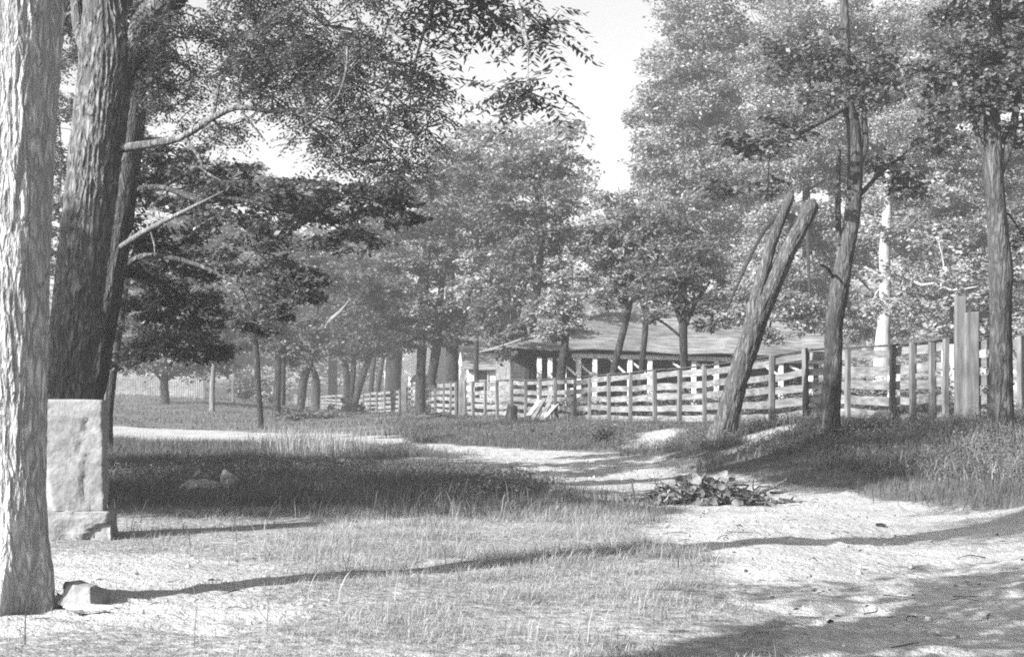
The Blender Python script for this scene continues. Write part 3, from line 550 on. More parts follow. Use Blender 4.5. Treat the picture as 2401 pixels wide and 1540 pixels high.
far('crown with bare pale limbs seen between the two nearest left trunks', 150, 30, [(150, 30, 70, 60), (150, 150, 70, 60), (140, 260, 70, 60), (150, 370, 70, 60), (130, 480, 60, 60), (120, 590, 60, 60), (330, 240, 80, 60), (340, 130, 70, 60), (320, 340, 60, 50)], 54, extra_stems=[[(150, 640, 16), (152, 545, 13), (135, 500, 9), (142, 400, 7), (140, 300, 5)], [(155, 540, 12), (195, 300, 9), (198, 180, 8), (180, 120, 5)]], bark='bark_white')

def woods():
    r = np.random.default_rng(5); n = 900; az = r.uniform(-.6, .6, n); R = r.uniform(180, 270, n)
    X = np.sin(az) * R; Y = np.cos(az) * R; top = 9 + 7 * n2(az * 40, az * 0, .35, 3)
    z = gz0(X, Y); LV = []; LQ = []; nv = 0
    for i in range(n):
        k = 150; c = np.array([X[i], Y[i], z[i]]) + np.stack([r.normal(0, 2.0, k), r.normal(0, 2.0, k), r.uniform(.05, 1, k) ** .7 * top[i]], -1)
        A, B = leaf_axes(r, k, .75, .65, .2); v, f = quads_from(c, A, B); LV.append(v); LQ.append(f + nv); nv += len(v)
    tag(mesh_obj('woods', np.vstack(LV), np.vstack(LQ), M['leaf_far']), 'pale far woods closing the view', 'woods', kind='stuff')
woods()

# shrubs low on the lawn
def shrub(label, x, y, d, rx, ry, seed, leaf='leaf_mid', n=30, size=None, name='shrub'):
    r = np.random.default_rng(seed); b = on_ground(x, d); rx = rx / F * d; rz = ry / F * d; T = Tubes(); LV = []; LQ = []; nv = 0; sz = size or max(.05, .0032 * d)
    P = b + np.array([0, 0, rz]) + unit(r.normal(size=(n, 3))) * (r.uniform(.05, 1, n) ** .5)[:, None] * np.array([rx, rx * .8, rz])
    for q in P:
        T.add([b + r.normal(0, .04, 3) - [0, 0, .05], b * .5 + q * .5 + [0, 0, .1 * rz], q], [.012 + .0004 * d, .008 + .0002 * d, .003], 4, .6)
        k = int(2.6 * math.pi * rx * rz / (sz * sz * .3) / n) + 5; c = q + r.normal(size=(k, 3)) * np.array([rx, rx, rz]) * .2; A, B = leaf_axes(r, k, sz, .6, .1)
        v, f = quads_from(c, A, B); LV.append(v); LQ.append(f + nv); nv += len(v)
    root = thing(name, label, 'shrub', b, 'shrubs'); T.obj('stem', M['bark_mid'], root, b); mesh_obj('foliage', np.vstack(LV) - b, np.vstack(LQ), M[leaf], root)
shrub('dark rounded shrub at the end of the picket fence', 575, 930, 72, 55, 40, 61, 'leaf_mid')
shrub('shrub behind the lone sapling', 640, 930, 78, 50, 36, 62, 'leaf_pale')
shrub('low dark shrub at the foot of the paired trunks', 690, 970, 47, 45, 12, 63)
shrub('leafy shrub rising from the bank before the fence', 1410, 1040, 25.5, 40, 26, 64, n=44, size=.055)
shrub('yard shrub behind the fence at the left porch posts', 1370, 930, 41, 60, 22, 65, 'leaf_pale')
shrub('yard shrub behind the fence in the middle of the porch', 1480, 930, 38, 60, 20, 66, 'leaf_pale')
shrub('flowering pale shrub at the foot of the white trunk', 2040, 840, 33, 60, 26, 67, 'leaf_pale')
shrub('low dark scrub at the far end of the board fence', 760, 985, 50, 60, 9, 68)

# ------------------------------------------------------------------ fences
def box(bm, c, sx, sy, sz, ax=None, rx=0, rz=0, jitter=0, r=None):
    """box centred on c; ax = unit vector of its length"""
    v = bmesh.ops.create_cube(bm, size=1)['verts']
    bmesh.ops.scale(bm, verts=v, vec=(sx, sy, sz))
    m = Matrix.Rotation(rz, 4, 'Z') @ Matrix.Rotation(rx, 4, 'Y')
    bmesh.ops.transform(bm, matrix=Matrix.Translation(Vector(c)) @ m, verts=v)
    return v
def rail(bm, a, b, h, t):
    """board from a to b (centre line), height h, thickness t, slightly warped"""
    a = Vector(a); b = Vector(b); d = b - a; n = Vector((-d.y, d.x, 0)).normalized() * t / 2; k = 4; rows = []
    for i in range(k + 1):
        f = i / k; c = a + d * f + Vector((0, 0, random.uniform(-.007, .007))); hh = h / 2 * random.uniform(.93, 1.06)
        rows.append([bm.verts.new(c + s * n + Vector((0, 0, u * hh))) for s, u in ((1, -1), (1, 1), (-1, 1), (-1, -1))])
    for i in range(k):
        for j in range(4): bm.faces.new((rows[i][j], rows[i][(j + 1) % 4], rows[i + 1][(j + 1) % 4], rows[i + 1][j]))
    bm.faces.new(rows[0][::-1]); bm.faces.new(rows[-1])
random.seed(3)
def post_bm(p, wd, dp, z0, z1, ang, lean=(0, 0)):
    bm = bmesh.new(); n = 4; rows = []
    for i in range(n + 1):
        f = i / n; z = z0 + (z1 - z0) * f; c = Vector((p[0] + lean[0] * f + random.uniform(-.006, .006), p[1] + lean[1] * f, z))
        ca, sa = math.cos(ang), math.sin(ang)
        rows.append([bm.verts.new(c + Vector((ca * x * wd / 2 - sa * y * dp / 2, sa * x * wd / 2 + ca * y * dp / 2, 0 if i < n else random.uniform(-.02, .02)))) for x, y in ((-1, -1), (1, -1), (1, 1), (-1, 1))])
    for i in range(n):
        for j in range(4): bm.faces.new((rows[i][j], rows[i][(j + 1) % 4], rows[i + 1][(j + 1) % 4], rows[i + 1][j]))
    bm.faces.new(rows[0][::-1]); bm.faces.new(rows[-1]); return bm
GF = 'runs of the board fence'
def fence_run(label, posts, nb=5, cap=True, pw=.1, boards_from=0):
    """posts: (x, d, height)"""
    P = [on_ground(x, d) for x, d, h in posts]; b = P[len(P) // 2]
    root = thing('board_fence', label, 'fence', b, GF); off = b
    for i, p in enumerate(P):
        a = P[min(i + 1, len(P) - 1)] - P[max(i - 1, 0)]; ang = math.atan2(a[1], a[0]); h = posts[i][2]
        fr = np.array([math.sin(ang), -math.cos(ang)]) * .075
        bm_obj('post', post_bm((p[0] + fr[0], p[1] + fr[1]), pw * random.uniform(.85, 1.2), .09, p[2] - .25, p[2] + h + random.uniform(-.03, .06), ang, (random.uniform(-.03, .03), random.uniform(-.03, .03))), M['post'], root, off=off)
    for i in range(len(P) - 1):
        a, c = P[i], P[i + 1]; ha, hc = posts[i][2], posts[i + 1][2]
        for k in range(nb):
            f = (k + .62) / nb if k == nb - 1 else (k + .46) / nb; bm = bmesh.new(); j = random.uniform(-.03, .03); s = random.uniform(-.03, .03)
            za = a[2] + ha * f + j + s; zc = c[2] + hc * f + j - s
            rail(bm, (a[0], a[1], za), (c[0], c[1], zc), ha / nb * random.uniform(.5, .64), .028)
            bm_obj('board', bm, M['board'], root, off=off)
    if cap:
        bm = bmesh.new()
        for i in range(len(P) - 1):
            a, c = P[i], P[i + 1]; ha, hc = posts[i][2], posts[i + 1][2]; e = (c - a) * .004
            A = Vector((a[0] + e[0], a[1] + e[1], a[2] + ha + .02)); B = Vector((c[0] - e[0], c[1] - e[1], c[2] + hc + .02))
            d = (B - A); n = Vector((-d.y, d.x, 0)).normalized() * .09; q = []
            for X, sg in ((A, 1), (A, -1), (B, -1), (B, 1)): q.append((X + n * sg - Vector((0, 0, .012)), X + n * sg + Vector((0, 0, .018))))
            lo = [bm.verts.new(t[0]) for t in q]; hi = [bm.verts.new(t[1]) for t in q]
            bm.faces.new(lo[::-1]); bm.faces.new(hi)
            for k in range(4): bm.faces.new((lo[k], lo[(k + 1) % 4], hi[(k + 1) % 4], hi[k]))
        bm_obj('cap_rail', bm, M['dark_wood'], root, off=off)
    return root
def interp(xs, nodes):
    n = np.array(nodes); inv = np.interp(xs, n[:, 0], 1 / n[:, 1]); return [(x, 1 / i, float(np.interp(x, n[:, 0], n[:, 2]))) for x, i in zip(xs, inv)]
ND = [(690, 122, 1.0), (713, 110, 1.05), (763, 92, 1.3), (806, 80, 1.45), (870, 74, 1.5), (939, 68, 1.5), (1000, 54, 1.5), (1072, 48.5, 1.52), (1093, 46.4, 1.52), (1202, 43, 1.5), (1386, 36, 1.5), (1540, 30.5, 1.52), (1657, 28.6, 1.52), (1742, 26, 1.5), (1814, 24, 1.5),
      (1993, 22.9, 1.52), (2100, 21.3, 1.55), (2224, 20, 1.55), (2400, 19, 1.5), (2600, 18, 1.5)]
fence_run('far left run of the weathered board fence, shrinking into the distance', interp([690, 702, 713, 725, 738, 750, 763, 777, 790, 806, 822, 838, 854, 870, 886, 904, 921, 938], ND), pw=.13, cap=False)
fence_run('short run of board fence between the tall square post and the pointed gate post', interp([957, 978, 1000, 1023, 1043, 1059, 1072], ND), pw=.1)
fence_run('long main run of weathered board fence crossing the middle, right of the pointed post', interp([1094, 1112, 1140, 1169, 1203, 1236, 1270, 1306, 1351, 1386, 1432, 1482, 1540, 1597, 1657, 1738, 1814, 1894, 1993, 2098, 2147, 2194, 2224], ND), pw=.1)
fence_run('right end run of board fence running off the photo beyond the two tall posts', interp([2296, 2345, 2400, 2470, 2560], ND), pw=.1)

def big_post(name, label, x, d, wpx, top, pointed=False, m='post', lean=0, cat='post'):
    b = on_ground(x, d); z1 = EYE + (HOR - top) / F * d; wd = wpx / F * d
    bm = post_bm((0, 0), wd, wd * .8, -.3, z1 - b[2] - (wd * .9 if pointed else 0), 0, (lean, 0))
    if pointed:
        bm.verts.ensure_lookup_table(); f = max(bm.faces, key=lambda f: f.calc_center_median().z)
        e = bmesh.ops.extrude_face_region(bm, geom=[f]); vs = [v for v in e['geom'] if isinstance(v, bmesh.types.BMVert)]
        c = sum((v.co for v in vs), Vector()) / len(vs)
        for v in vs: v.co = c + (v.co - c) * .25 + Vector((0, 0, wd * .9))
        bmesh.ops.delete(bm, geom=[f], context='FACES')
    bmesh.ops.bevel(bm, geom=[e for e in bm.edges], offset=.012, segments=1, affect='EDGES', clamp_overlap=True)
    o = bm_obj(name, bm, M[m]); o.location = b
    return tag(o, label, cat, 'tall posts of the fence')
big_post('gate_post', 'tall square weathered post at the break in the far fence', 948, 66, 15, 880)
big_post('gate_post', 'short pointed pale gate post in the middle of the fence', 1083, 47, 17, 888, True)
big_post('gate_post', 'tallest thick post near the right edge, left one of the pair', 2250, 19.4, 24, 694)
big_post('gate_post', 'broad plank sided post, right one of the pair near the right edge', 2276, 19.1, 32, 732)
big_post('gate_post', 'whitewashed post standing among the far fence run', 828, 79, 8, 930, m='white_paint')

# pale picket fence on the far lawn
def picket():
    A = on_ground(255, 72); B = on_ground(478, 68); root = thing('picket_fence', 'pale upright picket fence at the top of the far left lawn', 'fence', (A + B) / 2); off = (A + B) / 2
    d = B - A; L = np.linalg.norm(d[:2]); n = int(L / .17); bm = bmesh.new(); ang = math.atan2(d[1], d[0])
    for i in range(n):
        p = A + d * (i / n); z = gz(p[0], p[1]); h = 1.35 + random.uniform(-.04, .04)
        box(bm, (p[0], p[1], z + h / 2), .1, .025, h, rz=ang)
    bm_obj('pickets', bm, M['board'], root, off=off)
    for z in (.35, 1.05):
        bm = bmesh.new(); rail(bm, (A[0], A[1] + .06, A[2] + z), (B[0], B[1] + .06, B[2] + z), .09, .04); bm_obj('rail', bm, M['board'], root, off=off)
picket()
# low wire fence posts right of it
for k, (x, d) in enumerate(((478, 68), (545, 66))):
    b = on_ground(x, d); bm = post_bm((0, 0), .14, .14, -.2, 1.5, 0); o = bm_obj('lawn_post', bm, M['post']); o.location = b
    tag(o, ['grey post closing the right end of the picket fence', 'thin grey post standing alone right of the pale slim trunk'][k], 'post', 'posts on the far lawn')

# white posts in the yard behind the fence
for k, (x, y0, y1, d, wd, lb) in enumerate(((2096, 1000, 868, 27, .26, 'white post low behind the fence right of the crooked trunk'), (2222, 1000, 808, 27, .26, 'taller white post behind the fence, under the drooping conifer'), (2296, 1000, 806, 27, .26, 'white post behind the fence just right of the broad plank sided post'), (2392, 1000, 858, 24, .3, 'white post behind the fence beyond the upright trunk at the right edge'))):
    b = on_ground(x, d); z1 = EYE + (HOR - y1) / F * d; bm = post_bm((0, 0), wd, wd, -.2, z1 - b[2], .3)
    bmesh.ops.bevel(bm, geom=list(bm.edges), offset=.03, segments=2, affect='EDGES', clamp_overlap=True)
    o = bm_obj('white_post', bm, M['white_paint']); o.location = b; tag(o, lb, 'post', 'white posts in the yard')

# ------------------------------------------------------------------ buildings
def frame_pts(o, ex, ey):
    return lambda a, b, z: Vector((o[0] + ex[0] * a + ey[0] * b, o[1] + ex[1] * a + ey[1] * b, z))
def slab(bm, pts, th):
    """thick sheet under a quad"""
    n = (pts[1] - pts[0]).cross(pts[2] - pts[0]).normalized()
    if n.z < 0: n = -n
    hi = [bm.verts.new(p) for p in pts]; lo = [bm.verts.new(p - n * th) for p in pts]
    bm.faces.new(hi); bm.faces.new(lo[::-1])
    for k in range(len(pts)): bm.faces.new((lo[k], lo[(k + 1) % len(pts)], hi[(k + 1) % len(pts)], hi[k]))
def shingles(fn, L0, L1, z0, z1, b0, b1, rows, th=.05, hip=0):
    bm = bmesh.new()
    A0 = L0
    for i in range(rows):
        f0, f1 = i / rows, (i + 1) / rows + .01; L0 = A0 + hip * (f0 + f1) / 2
        za, zb = z0 + (z1 - z0) * f0, z0 + (z1 - z0) * f1; ba, bb = b0 + (b1 - b0) * f0, b0 + (b1 - b0) * f1
        n = 8
        for k in range(n):
            j = random.uniform(-.015, .015)
            slab(bm, [fn(L0 + (L1 - L0) * k / n + .002, ba, za + j + .03), fn(L0 + (L1 - L0) * (k + 1) / n - .002, ba, za + j + .03), fn(L0 + (L1 - L0) * (k + 1) / n - .002, bb, zb + j), fn(L0 + (L1 - L0) * k / n + .002, bb, zb + j)], th)
    return bm
def fbox(bm, fn, a0, a1, b0, b1, z0, z1):
    v = [bm.verts.new(fn(a, b, z)) for z in (z0, z1) for a, b in ((a0, b0), (a1, b0), (a1, b1), (a0, b1))]
    for f in ((3, 2, 1, 0), (4, 5, 6, 7), (0, 1, 5, 4), (1, 2, 6, 5), (2, 3, 7, 6), (3, 0, 4, 7)): bm.faces.new([v[i] for i in f])
def siding(fn, a0, a1, b, z0, z1, step=.16, out=-1):
    bm = bmesh.new(); z = z0
    while z < z1 - .01:
        h = min(step, z1 - z); v = [bm.verts.new(p) for p in (fn(a0, b + out * .028, z), fn(a1, b + out * .028, z), fn(a1, b + out * .008, z + h), fn(a0, b + out * .008, z + h))]; bm.faces.new(v)
        u = [bm.verts.new(p) for p in (fn(a0, b, z), fn(a1, b, z), fn(a1, b + out * .028, z), fn(a0, b + out * .028, z))]; bm.faces.new(u); z += h
    return bm
# long building with the porch: eave runs from front left to back right
EX = np.array([math.cos(.14), math.sin(.14)]); EY = np.array([-EX[1], EX[0]])
O = np.array([(1196 - CX) / F * 45.7, 45.7 * K]); HL = 15.0
def sag(a): return -.4 * a / HL - .07 * math.sin(a * 1.1)
_fn = frame_pts(O, EX, EY)
def fn(a, b, z): return _fn(a, b, z + (sag(a) if z > 2.4 else 0))     # the old eaves sag towards the right
g0 = .45
hs = thing('long_house', 'long low house with sagging shingled roof and open white posted porch', 'house', (O[0], O[1], g0)); ho = (O[0], O[1], g0)
EZ = 3.27
bm_obj('roof', shingles(fn, -.4, HL, EZ, 5.1, -.5, 3.6, 20, hip=5.4), M['shingle'], hs, off=ho)
bm = bmesh.new(); slab(bm, [fn(-.42, -.5, EZ), fn(4.95, 3.6, 5.1), fn(-.42, 7.7, EZ)], .06); bm_obj('hip_roof', bm, M['shingle'], hs, off=ho)
bm = bmesh.new(); slab(bm, [fn(-.4, 7.7, EZ), fn(HL, 7.7, EZ), fn(HL, 3.62, 5.1), fn(5.0, 3.62, 5.1)], .1); bm_obj('rear_roof', bm, M['shingle'], hs, off=ho)
bm = bmesh.new(); fbox(bm, fn, .3, HL - .5, 2.2, 7.2, g0 - .4, 3.2); bm_obj('wall', bm, M['board'], hs, off=ho)
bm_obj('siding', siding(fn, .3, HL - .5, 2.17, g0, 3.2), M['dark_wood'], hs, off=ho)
def tx(x):   # position along the eave whose image column is x
    u = (x - CX) / F; return (u * O[1] / K - O[0]) / (EX[0] - u * EX[1] / K)
PX = [1264, 1289, 1322, 1356, 1394, 1476, 1523, 1626, 1679, 1830, 1900]
for x in PX:
    t = tx(x); bm = bmesh.new(); fbox(bm, fn, t - .09, t + .09, -.09, .09, g0 - .4, EZ - .3); o = bm_obj('porch_post', bm, M['white_paint'], hs, off=ho)
    if x > 1340:
        bm = bmesh.new(); a = fn(t - .95, 0, EZ - .36); c = fn(t - .12, 0, EZ - 1.15); rail(bm, a, c, .11, .07); bm_obj('brace', bm, M['white_paint'], hs, off=ho)
bm = bmesh.new(); fbox(bm, fn, tx(1340), HL - .2, -.09, .09, EZ - .32, EZ - .14); bm_obj('porch_beam', bm, M['white_paint'], hs, off=ho)
bm = bmesh.new(); fbox(bm, fn, 0, HL - .5, -.1, 2.15, g0 - .3, g0 + .25); bm_obj('porch_floor', bm, M['board'], hs, off=ho)
for k in range(5):
    t = tx(1390) + k * 1.9
    bm = bmesh.new(); fbox(bm, fn, t, t + .75, 2.1, 2.14, g0 + .9, g0 + 2.2); fr = bm_obj('window', bm, M['board'], hs, off=ho)
    bm = bmesh.new(); fbox(bm, fn, t + .08, t + .67, 2.08, 2.098, g0 + .98, g0 + 2.12); bm_obj('pane', bm, M['glass_dark'], fr, off=ho)
bm = bmesh.new(); fbox(bm, fn, tx(1262), tx(1380), .02, .06, g0 + 1.0, g0 + 1.1); bm_obj('porch_rail', bm, M['white_paint'], hs, off=ho)

def cottage(name, label, x0, x1, d, depth, eave_y, ridge_y, wall, roofm, rot=0, win=(), rows=12):
    a = np.array([(x0 - CX) / F * d, d * K]); L = (x1 - x0) / F * d; ex = np.array([math.cos(rot), math.sin(rot)]); ey = np.array([-ex[1], ex[0]]); f = frame_pts(a, ex, ey)
    g = gz(a[0] + L / 2, d * K); ez = EYE + (HOR - eave_y) / F * d; rz_ = EYE + (HOR - ridge_y) / F * (d + depth / 2 / K); o = (a[0], a[1], g)
    root = thing(name, label, 'house', o)
    bm = bmesh.new(); fbox(bm, f, 0, L, 0, depth, g - .4, ez)
    for s in (0, L):
        v = [bm.verts.new(p) for p in (f(s, 0, ez), f(s, depth, ez), f(s, depth / 2, rz_))]; bm.faces.new(v)
    bm_obj('wall', bm, M[wall], root, off=o)
    bm_obj('siding', siding(f, 0, L, 0, g, ez), M[wall], root, off=o)
    bm_obj('roof', shingles(f, -.3, L + .3, ez - .12, rz_ + .08, -.35, depth / 2, rows), M[roofm], root, off=o)
    bm = bmesh.new(); slab(bm, [f(-.3, depth + .35, ez - .12), f(L + .3, depth + .35, ez - .12), f(L + .3, depth / 2 + .02, rz_ + .08), f(-.3, depth / 2 + .02, rz_ + .08)], .1); bm_obj('rear_roof', bm, M[roofm], root, off=o)
    for wx, z, ww, wh in win:
        t = (wx - x0) / F * d
        bm = bmesh.new(); fbox(bm, f, t, t + ww, -.08, -.03, g + z, g + z + wh); w_ = bm_obj('window', bm, M['white_paint'], root, off=o)
        for q in (0, 1):
            bm = bmesh.new(); fbox(bm, f, t + .07, t + ww - .07, -.095, -.082, g + z + .07 + q * wh / 2, g + z + wh / 2 - .04 + q * (wh / 2)); bm_obj('pane', bm, M['glass_dark'], w_, off=o)
    return root, f, L, g, ez, o
cottage('clapboard_house', 'small white clapboard house with pale shingled roof behind the fence trees', 1098, 1248, 62, 8, 862, 790, 'white_paint', 'shingle', .12, [(1112, .9, .8, 1.4), (1225, .9, .8, 1.4)])
r_, f_, L_, g_, ez_, o_ = cottage('white_house', 'tall white house glimpsed between the trunks beside the tall square post', 900, 1012, 90, 9, 800, 715, 'white_paint', 'shingle', -.1, [(915, 1.0, .9, 1.7), (990, 1.0, .9, 1.7)])
bm = bmesh.new(); slab(bm, [f_(L_ * .62, -1.8, g_ + 2.5), f_(L_ + .6, -1.8, g_ + 2.5), f_(L_ + .6, -.1, g_ + 3.0), f_(L_ * .62, -.1, g_ + 3.0)], .08); bm_obj('porch_roof', bm, M['dark_wood'], r_, off=o_)
bm = bmesh.new(); fbox(bm, f_, L_ * .64, L_ * .64 + .14, -1.7, -1.56, g_ - .2, g_ + 2.45); bm_obj('porch_post', bm, M['dark_wood'], r_, off=o_)

# ------------------------------------------------------------------ stones, stumps, boards, brush
def stone_block():
    b = on_ground(169, 10.75); Wd, Dp, Ht = .66, .42, 1.1
    root = thing('stone_block', 'upright squared granite block standing on a rough stone plinth beside the pale trunk', 'stone block', b, None, math.radians(8))
    def carve(name, w, d, z0, z1, cham, amp, seed, m):
        # plan outline with a chamfered front left corner that widens downwards; every face is a grid, then roughened
        NZ, NP = 46, 20; rows = []
        for i in range(NZ + 1):
            f = i / NZ; z = z0 + (z1 - z0) * f; c = cham * (1 - f) ** 1.3 + .015
            cor = [(-w / 2 - .02 * (1 - f), d / 2), (-w / 2 - .02 * (1 - f), -d / 2 + c * .9), (-w / 2 + c, -d / 2), (w / 2, -d / 2), (w / 2, d / 2)]
            row = []
            for k in range(5):
                p, q = cor[k], cor[(k + 1) % 5]
                for s in range(NP): t = s / NP; row.append((p[0] * (1 - t) + q[0] * t, p[1] * (1 - t) + q[1] * t, z))
            rows.append(row)
        v = np.array(rows); n = v.shape[1]; fl = v.reshape(-1, 3)
        nn = fbm(fl * 5, seed, 4) - .5; n3 = fbm(fl * [16, 16, 16], seed + 4, 3) - .5
        out = fl[:, :2] / (np.linalg.norm(fl[:, :2], axis=1)[:, None] + 1e-6)
        step = (fbm(fl * [3, 3, 2.2], seed + 8, 3) > .54) * 1.0
        front = (fl[:, 1] < -d / 2 + .02) * 1.0
        fl[:, :2] += out * (nn * amp * 1.3 + n3 * amp * .5)[:, None]; fl[:, 1] += front * (step * amp * .55)
        fl[:, 2] += (fbm(fl * [6, 6, 1], seed + 2, 3) - .5) * amp * .8 * (fl[:, 2] > z1 - .03)
        i = np.arange(len(fl)).reshape(NZ + 1, n); j = np.roll(i, -1, 1); q = np.stack([i[:-1], j[:-1], j[1:], i[1:]], -1).reshape(-1, 4)
        vv = list(fl); top = len(vv); vv.append(np.array([0, 0, z1 + .01])); t = [(i[-1][k], j[-1][k], top) for k in range(n)]
        return mesh_obj(name, np.array(vv), q, M[m], root, False, t)
    carve('block', Wd, Dp, .285, .285 + Ht, .19, .032, 3, 'stone')
    carve('plinth', Wd + .14, Dp + .14, -.15, .28, .05, .07, 9, 'stone')
stone_block()
def rock(label, x, d, w, dp, h, seed, m='stone_pale', rz=0, name='rock', group='loose rocks', planes=()):
    b = on_ground(x, d); bm = bmesh.new(); bmesh.ops.create_icosphere(bm, subdivisions=4, radius=1); P = np.array([v.co[:] for v in bm.verts]); r = np.random.default_rng(seed)
    cuts = [(unit(np.array(p[:3])), p[3]) for p in planes] or [(unit(r.normal(size=3)), r.uniform(.5, .85)) for k in range(16)]
    for n, o in cuts:                                  # chop flat facets
        dd = P @ n - o; P -= np.clip(dd, 0, None)[:, None] * n
    P *= 1 + .45 * (fbm(P * 2.5, seed, 4) - .5)[:, None]
    for v, p in zip(bm.verts, P): v.co = Vector((p[0] * w / 2 * 1.3, p[1] * dp / 2 * 1.3, p[2] * h * .55 + h * .3))
    o = bm_obj(name, bm, M[m]); o.location = b; o.rotation_euler = (0, 0, rz); return tag(o, label, 'rock', group)
rock('larger pale rock lying at the foot of the pale trunk', 192, 7.32, .32, .26, .22, 4, 'stone', .15, planes=[(-.25, -.9, .35, .42), (.85, -.4, .2, .5), (.15, -.2, 1, .5), (-.95, -.1, .2, .6), (0, 1, .2, .6), (.5, .3, .8, .6), (-.5, -.3, .9, .62)])
rock('flat pale slab of rock in front of the larger one by the pale trunk', 208, 7.08, .30, .2, .07, 8)
rock('small white rock at the edge of the sandy track', 800, 22.2, .2, .16, .13, 6)
rock('rugged upright rock in the shaded grass', 540, 15.6, .26, .22, .38, 12, 'stone')
rock('low squat rock left of the upright one in the shaded grass', 478, 15.2, .52, .34, .3, 14, 'stone')
rock('dark rock behind the others in the shaded grass', 470, 17.0, .2, .2, .4, 16, 'bark_dark')
rock('small dark clod alone on the bright sand', 2066, 12.2, .1, .1, .06, 18, 'bark_mid')
rock('tiny stone at the edge of the grass tuft on the sand', 1945, 6.9, .05, .05, .03, 21, 'bark_mid')
rock('pale rounded stone at the foot of the fence right of the crooked trunk', 2068, 20.8, .45, .35, .4, 23, 'stone')
def plank(name, label, cat, ends, wd, th, m='dead_wood', group=None):
    bm = bmesh.new(); a, b = Vector(ends[0]), Vector(ends[1]); o = (a + b) / 2
    rail(bm, a - o, b - o, wd, th); ob = bm_obj(name, bm, M[m]); ob.location = o; return tag(ob, label, cat, group)
a, c = on_ground(400, 14.4), on_ground(830, 14.0)
plank('old_board', 'long grey board lying flat in the shaded grass before the rocks', 'board', ((a[0], a[1], a[2] + .05), (c[0], c[1], c[2] + .04)), .07, .18, group='loose boards')
BB = [((1222, 1010), (1266, 945), .16), ((1240, 1008), (1276, 940), .12), ((1262, 1002), (1290, 945), .14), ((1262, 1022), (1306, 952), .15)]
BL = ['palest split board leaning left on the fence', 'split board leaning just right of the palest one', 'narrow split board in the leaning bunch, next to the last', 'rightmost split board of the bunch leaning on the fence']
for k, (p, q, wd) in enumerate(BB):
    d = 38.6 - k * .2; g = on_ground(p[0], d); A = np.array([g[0], g[1], g[2] - .1]); B = at(q[0], q[1] - 6, d + .8)
    bm = bmesh.new(); dv = Vector(B - A); v = bmesh.ops.create_cube(bm, size=1)['verts']; bmesh.ops.scale(bm, verts=v, vec=(wd * 1.25, .06, dv.length)); bmesh.ops.subdivide_edges(bm, edges=bm.edges[:], cuts=3)
    for vv in bm.verts: vv.co += Vector((random.uniform(-.02, .02), random.uniform(-.01, .01), random.uniform(-.05, .05) if abs(vv.co.z) > dv.length * .45 else 0))
    bmesh.ops.transform(bm, matrix=dv.to_track_quat('Z', 'Y').to_matrix().to_4x4(), verts=bm.verts[:]); o = bm_obj('split_board', bm, M[('bark_white', 'post', 'board', 'bark_white')[k]]); o.location = (A + B) / 2
    tag(o, BL[k], 'board', 'split boards leaning on the fence')
# stump, bleached stump behind the block
def stump(label, x, d, top, wpx, m, seed):
    b = on_ground(x, d); T = Tubes(); r = wpx / 2 / F * d; z = EYE + (HOR - top) / F * d - b[2]
    T.add([np.array([0, 0, -.15]), np.array([0, 0, .2]), np.array([.04, 0, z])], [r * 1.2, r, r * .85], 24, .08, .08, 4, seed, flare=r * .4); o = T.obj('stump', M[m]); o.location = b; tag(o, label, 'stump', 'stumps')
stump('round grey stump beside the leaning split boards', 1199, 38.5, 950, 26, 'bark_mid', 3)
stump('bleached pale stump right behind the stone block', 243, 24, 870, 18, 'bark_white', 5)
stump('short thick stump at the foot of the upright trunk near the right edge', 2378, 17.2, 975, 22, 'bark_pale', 7)

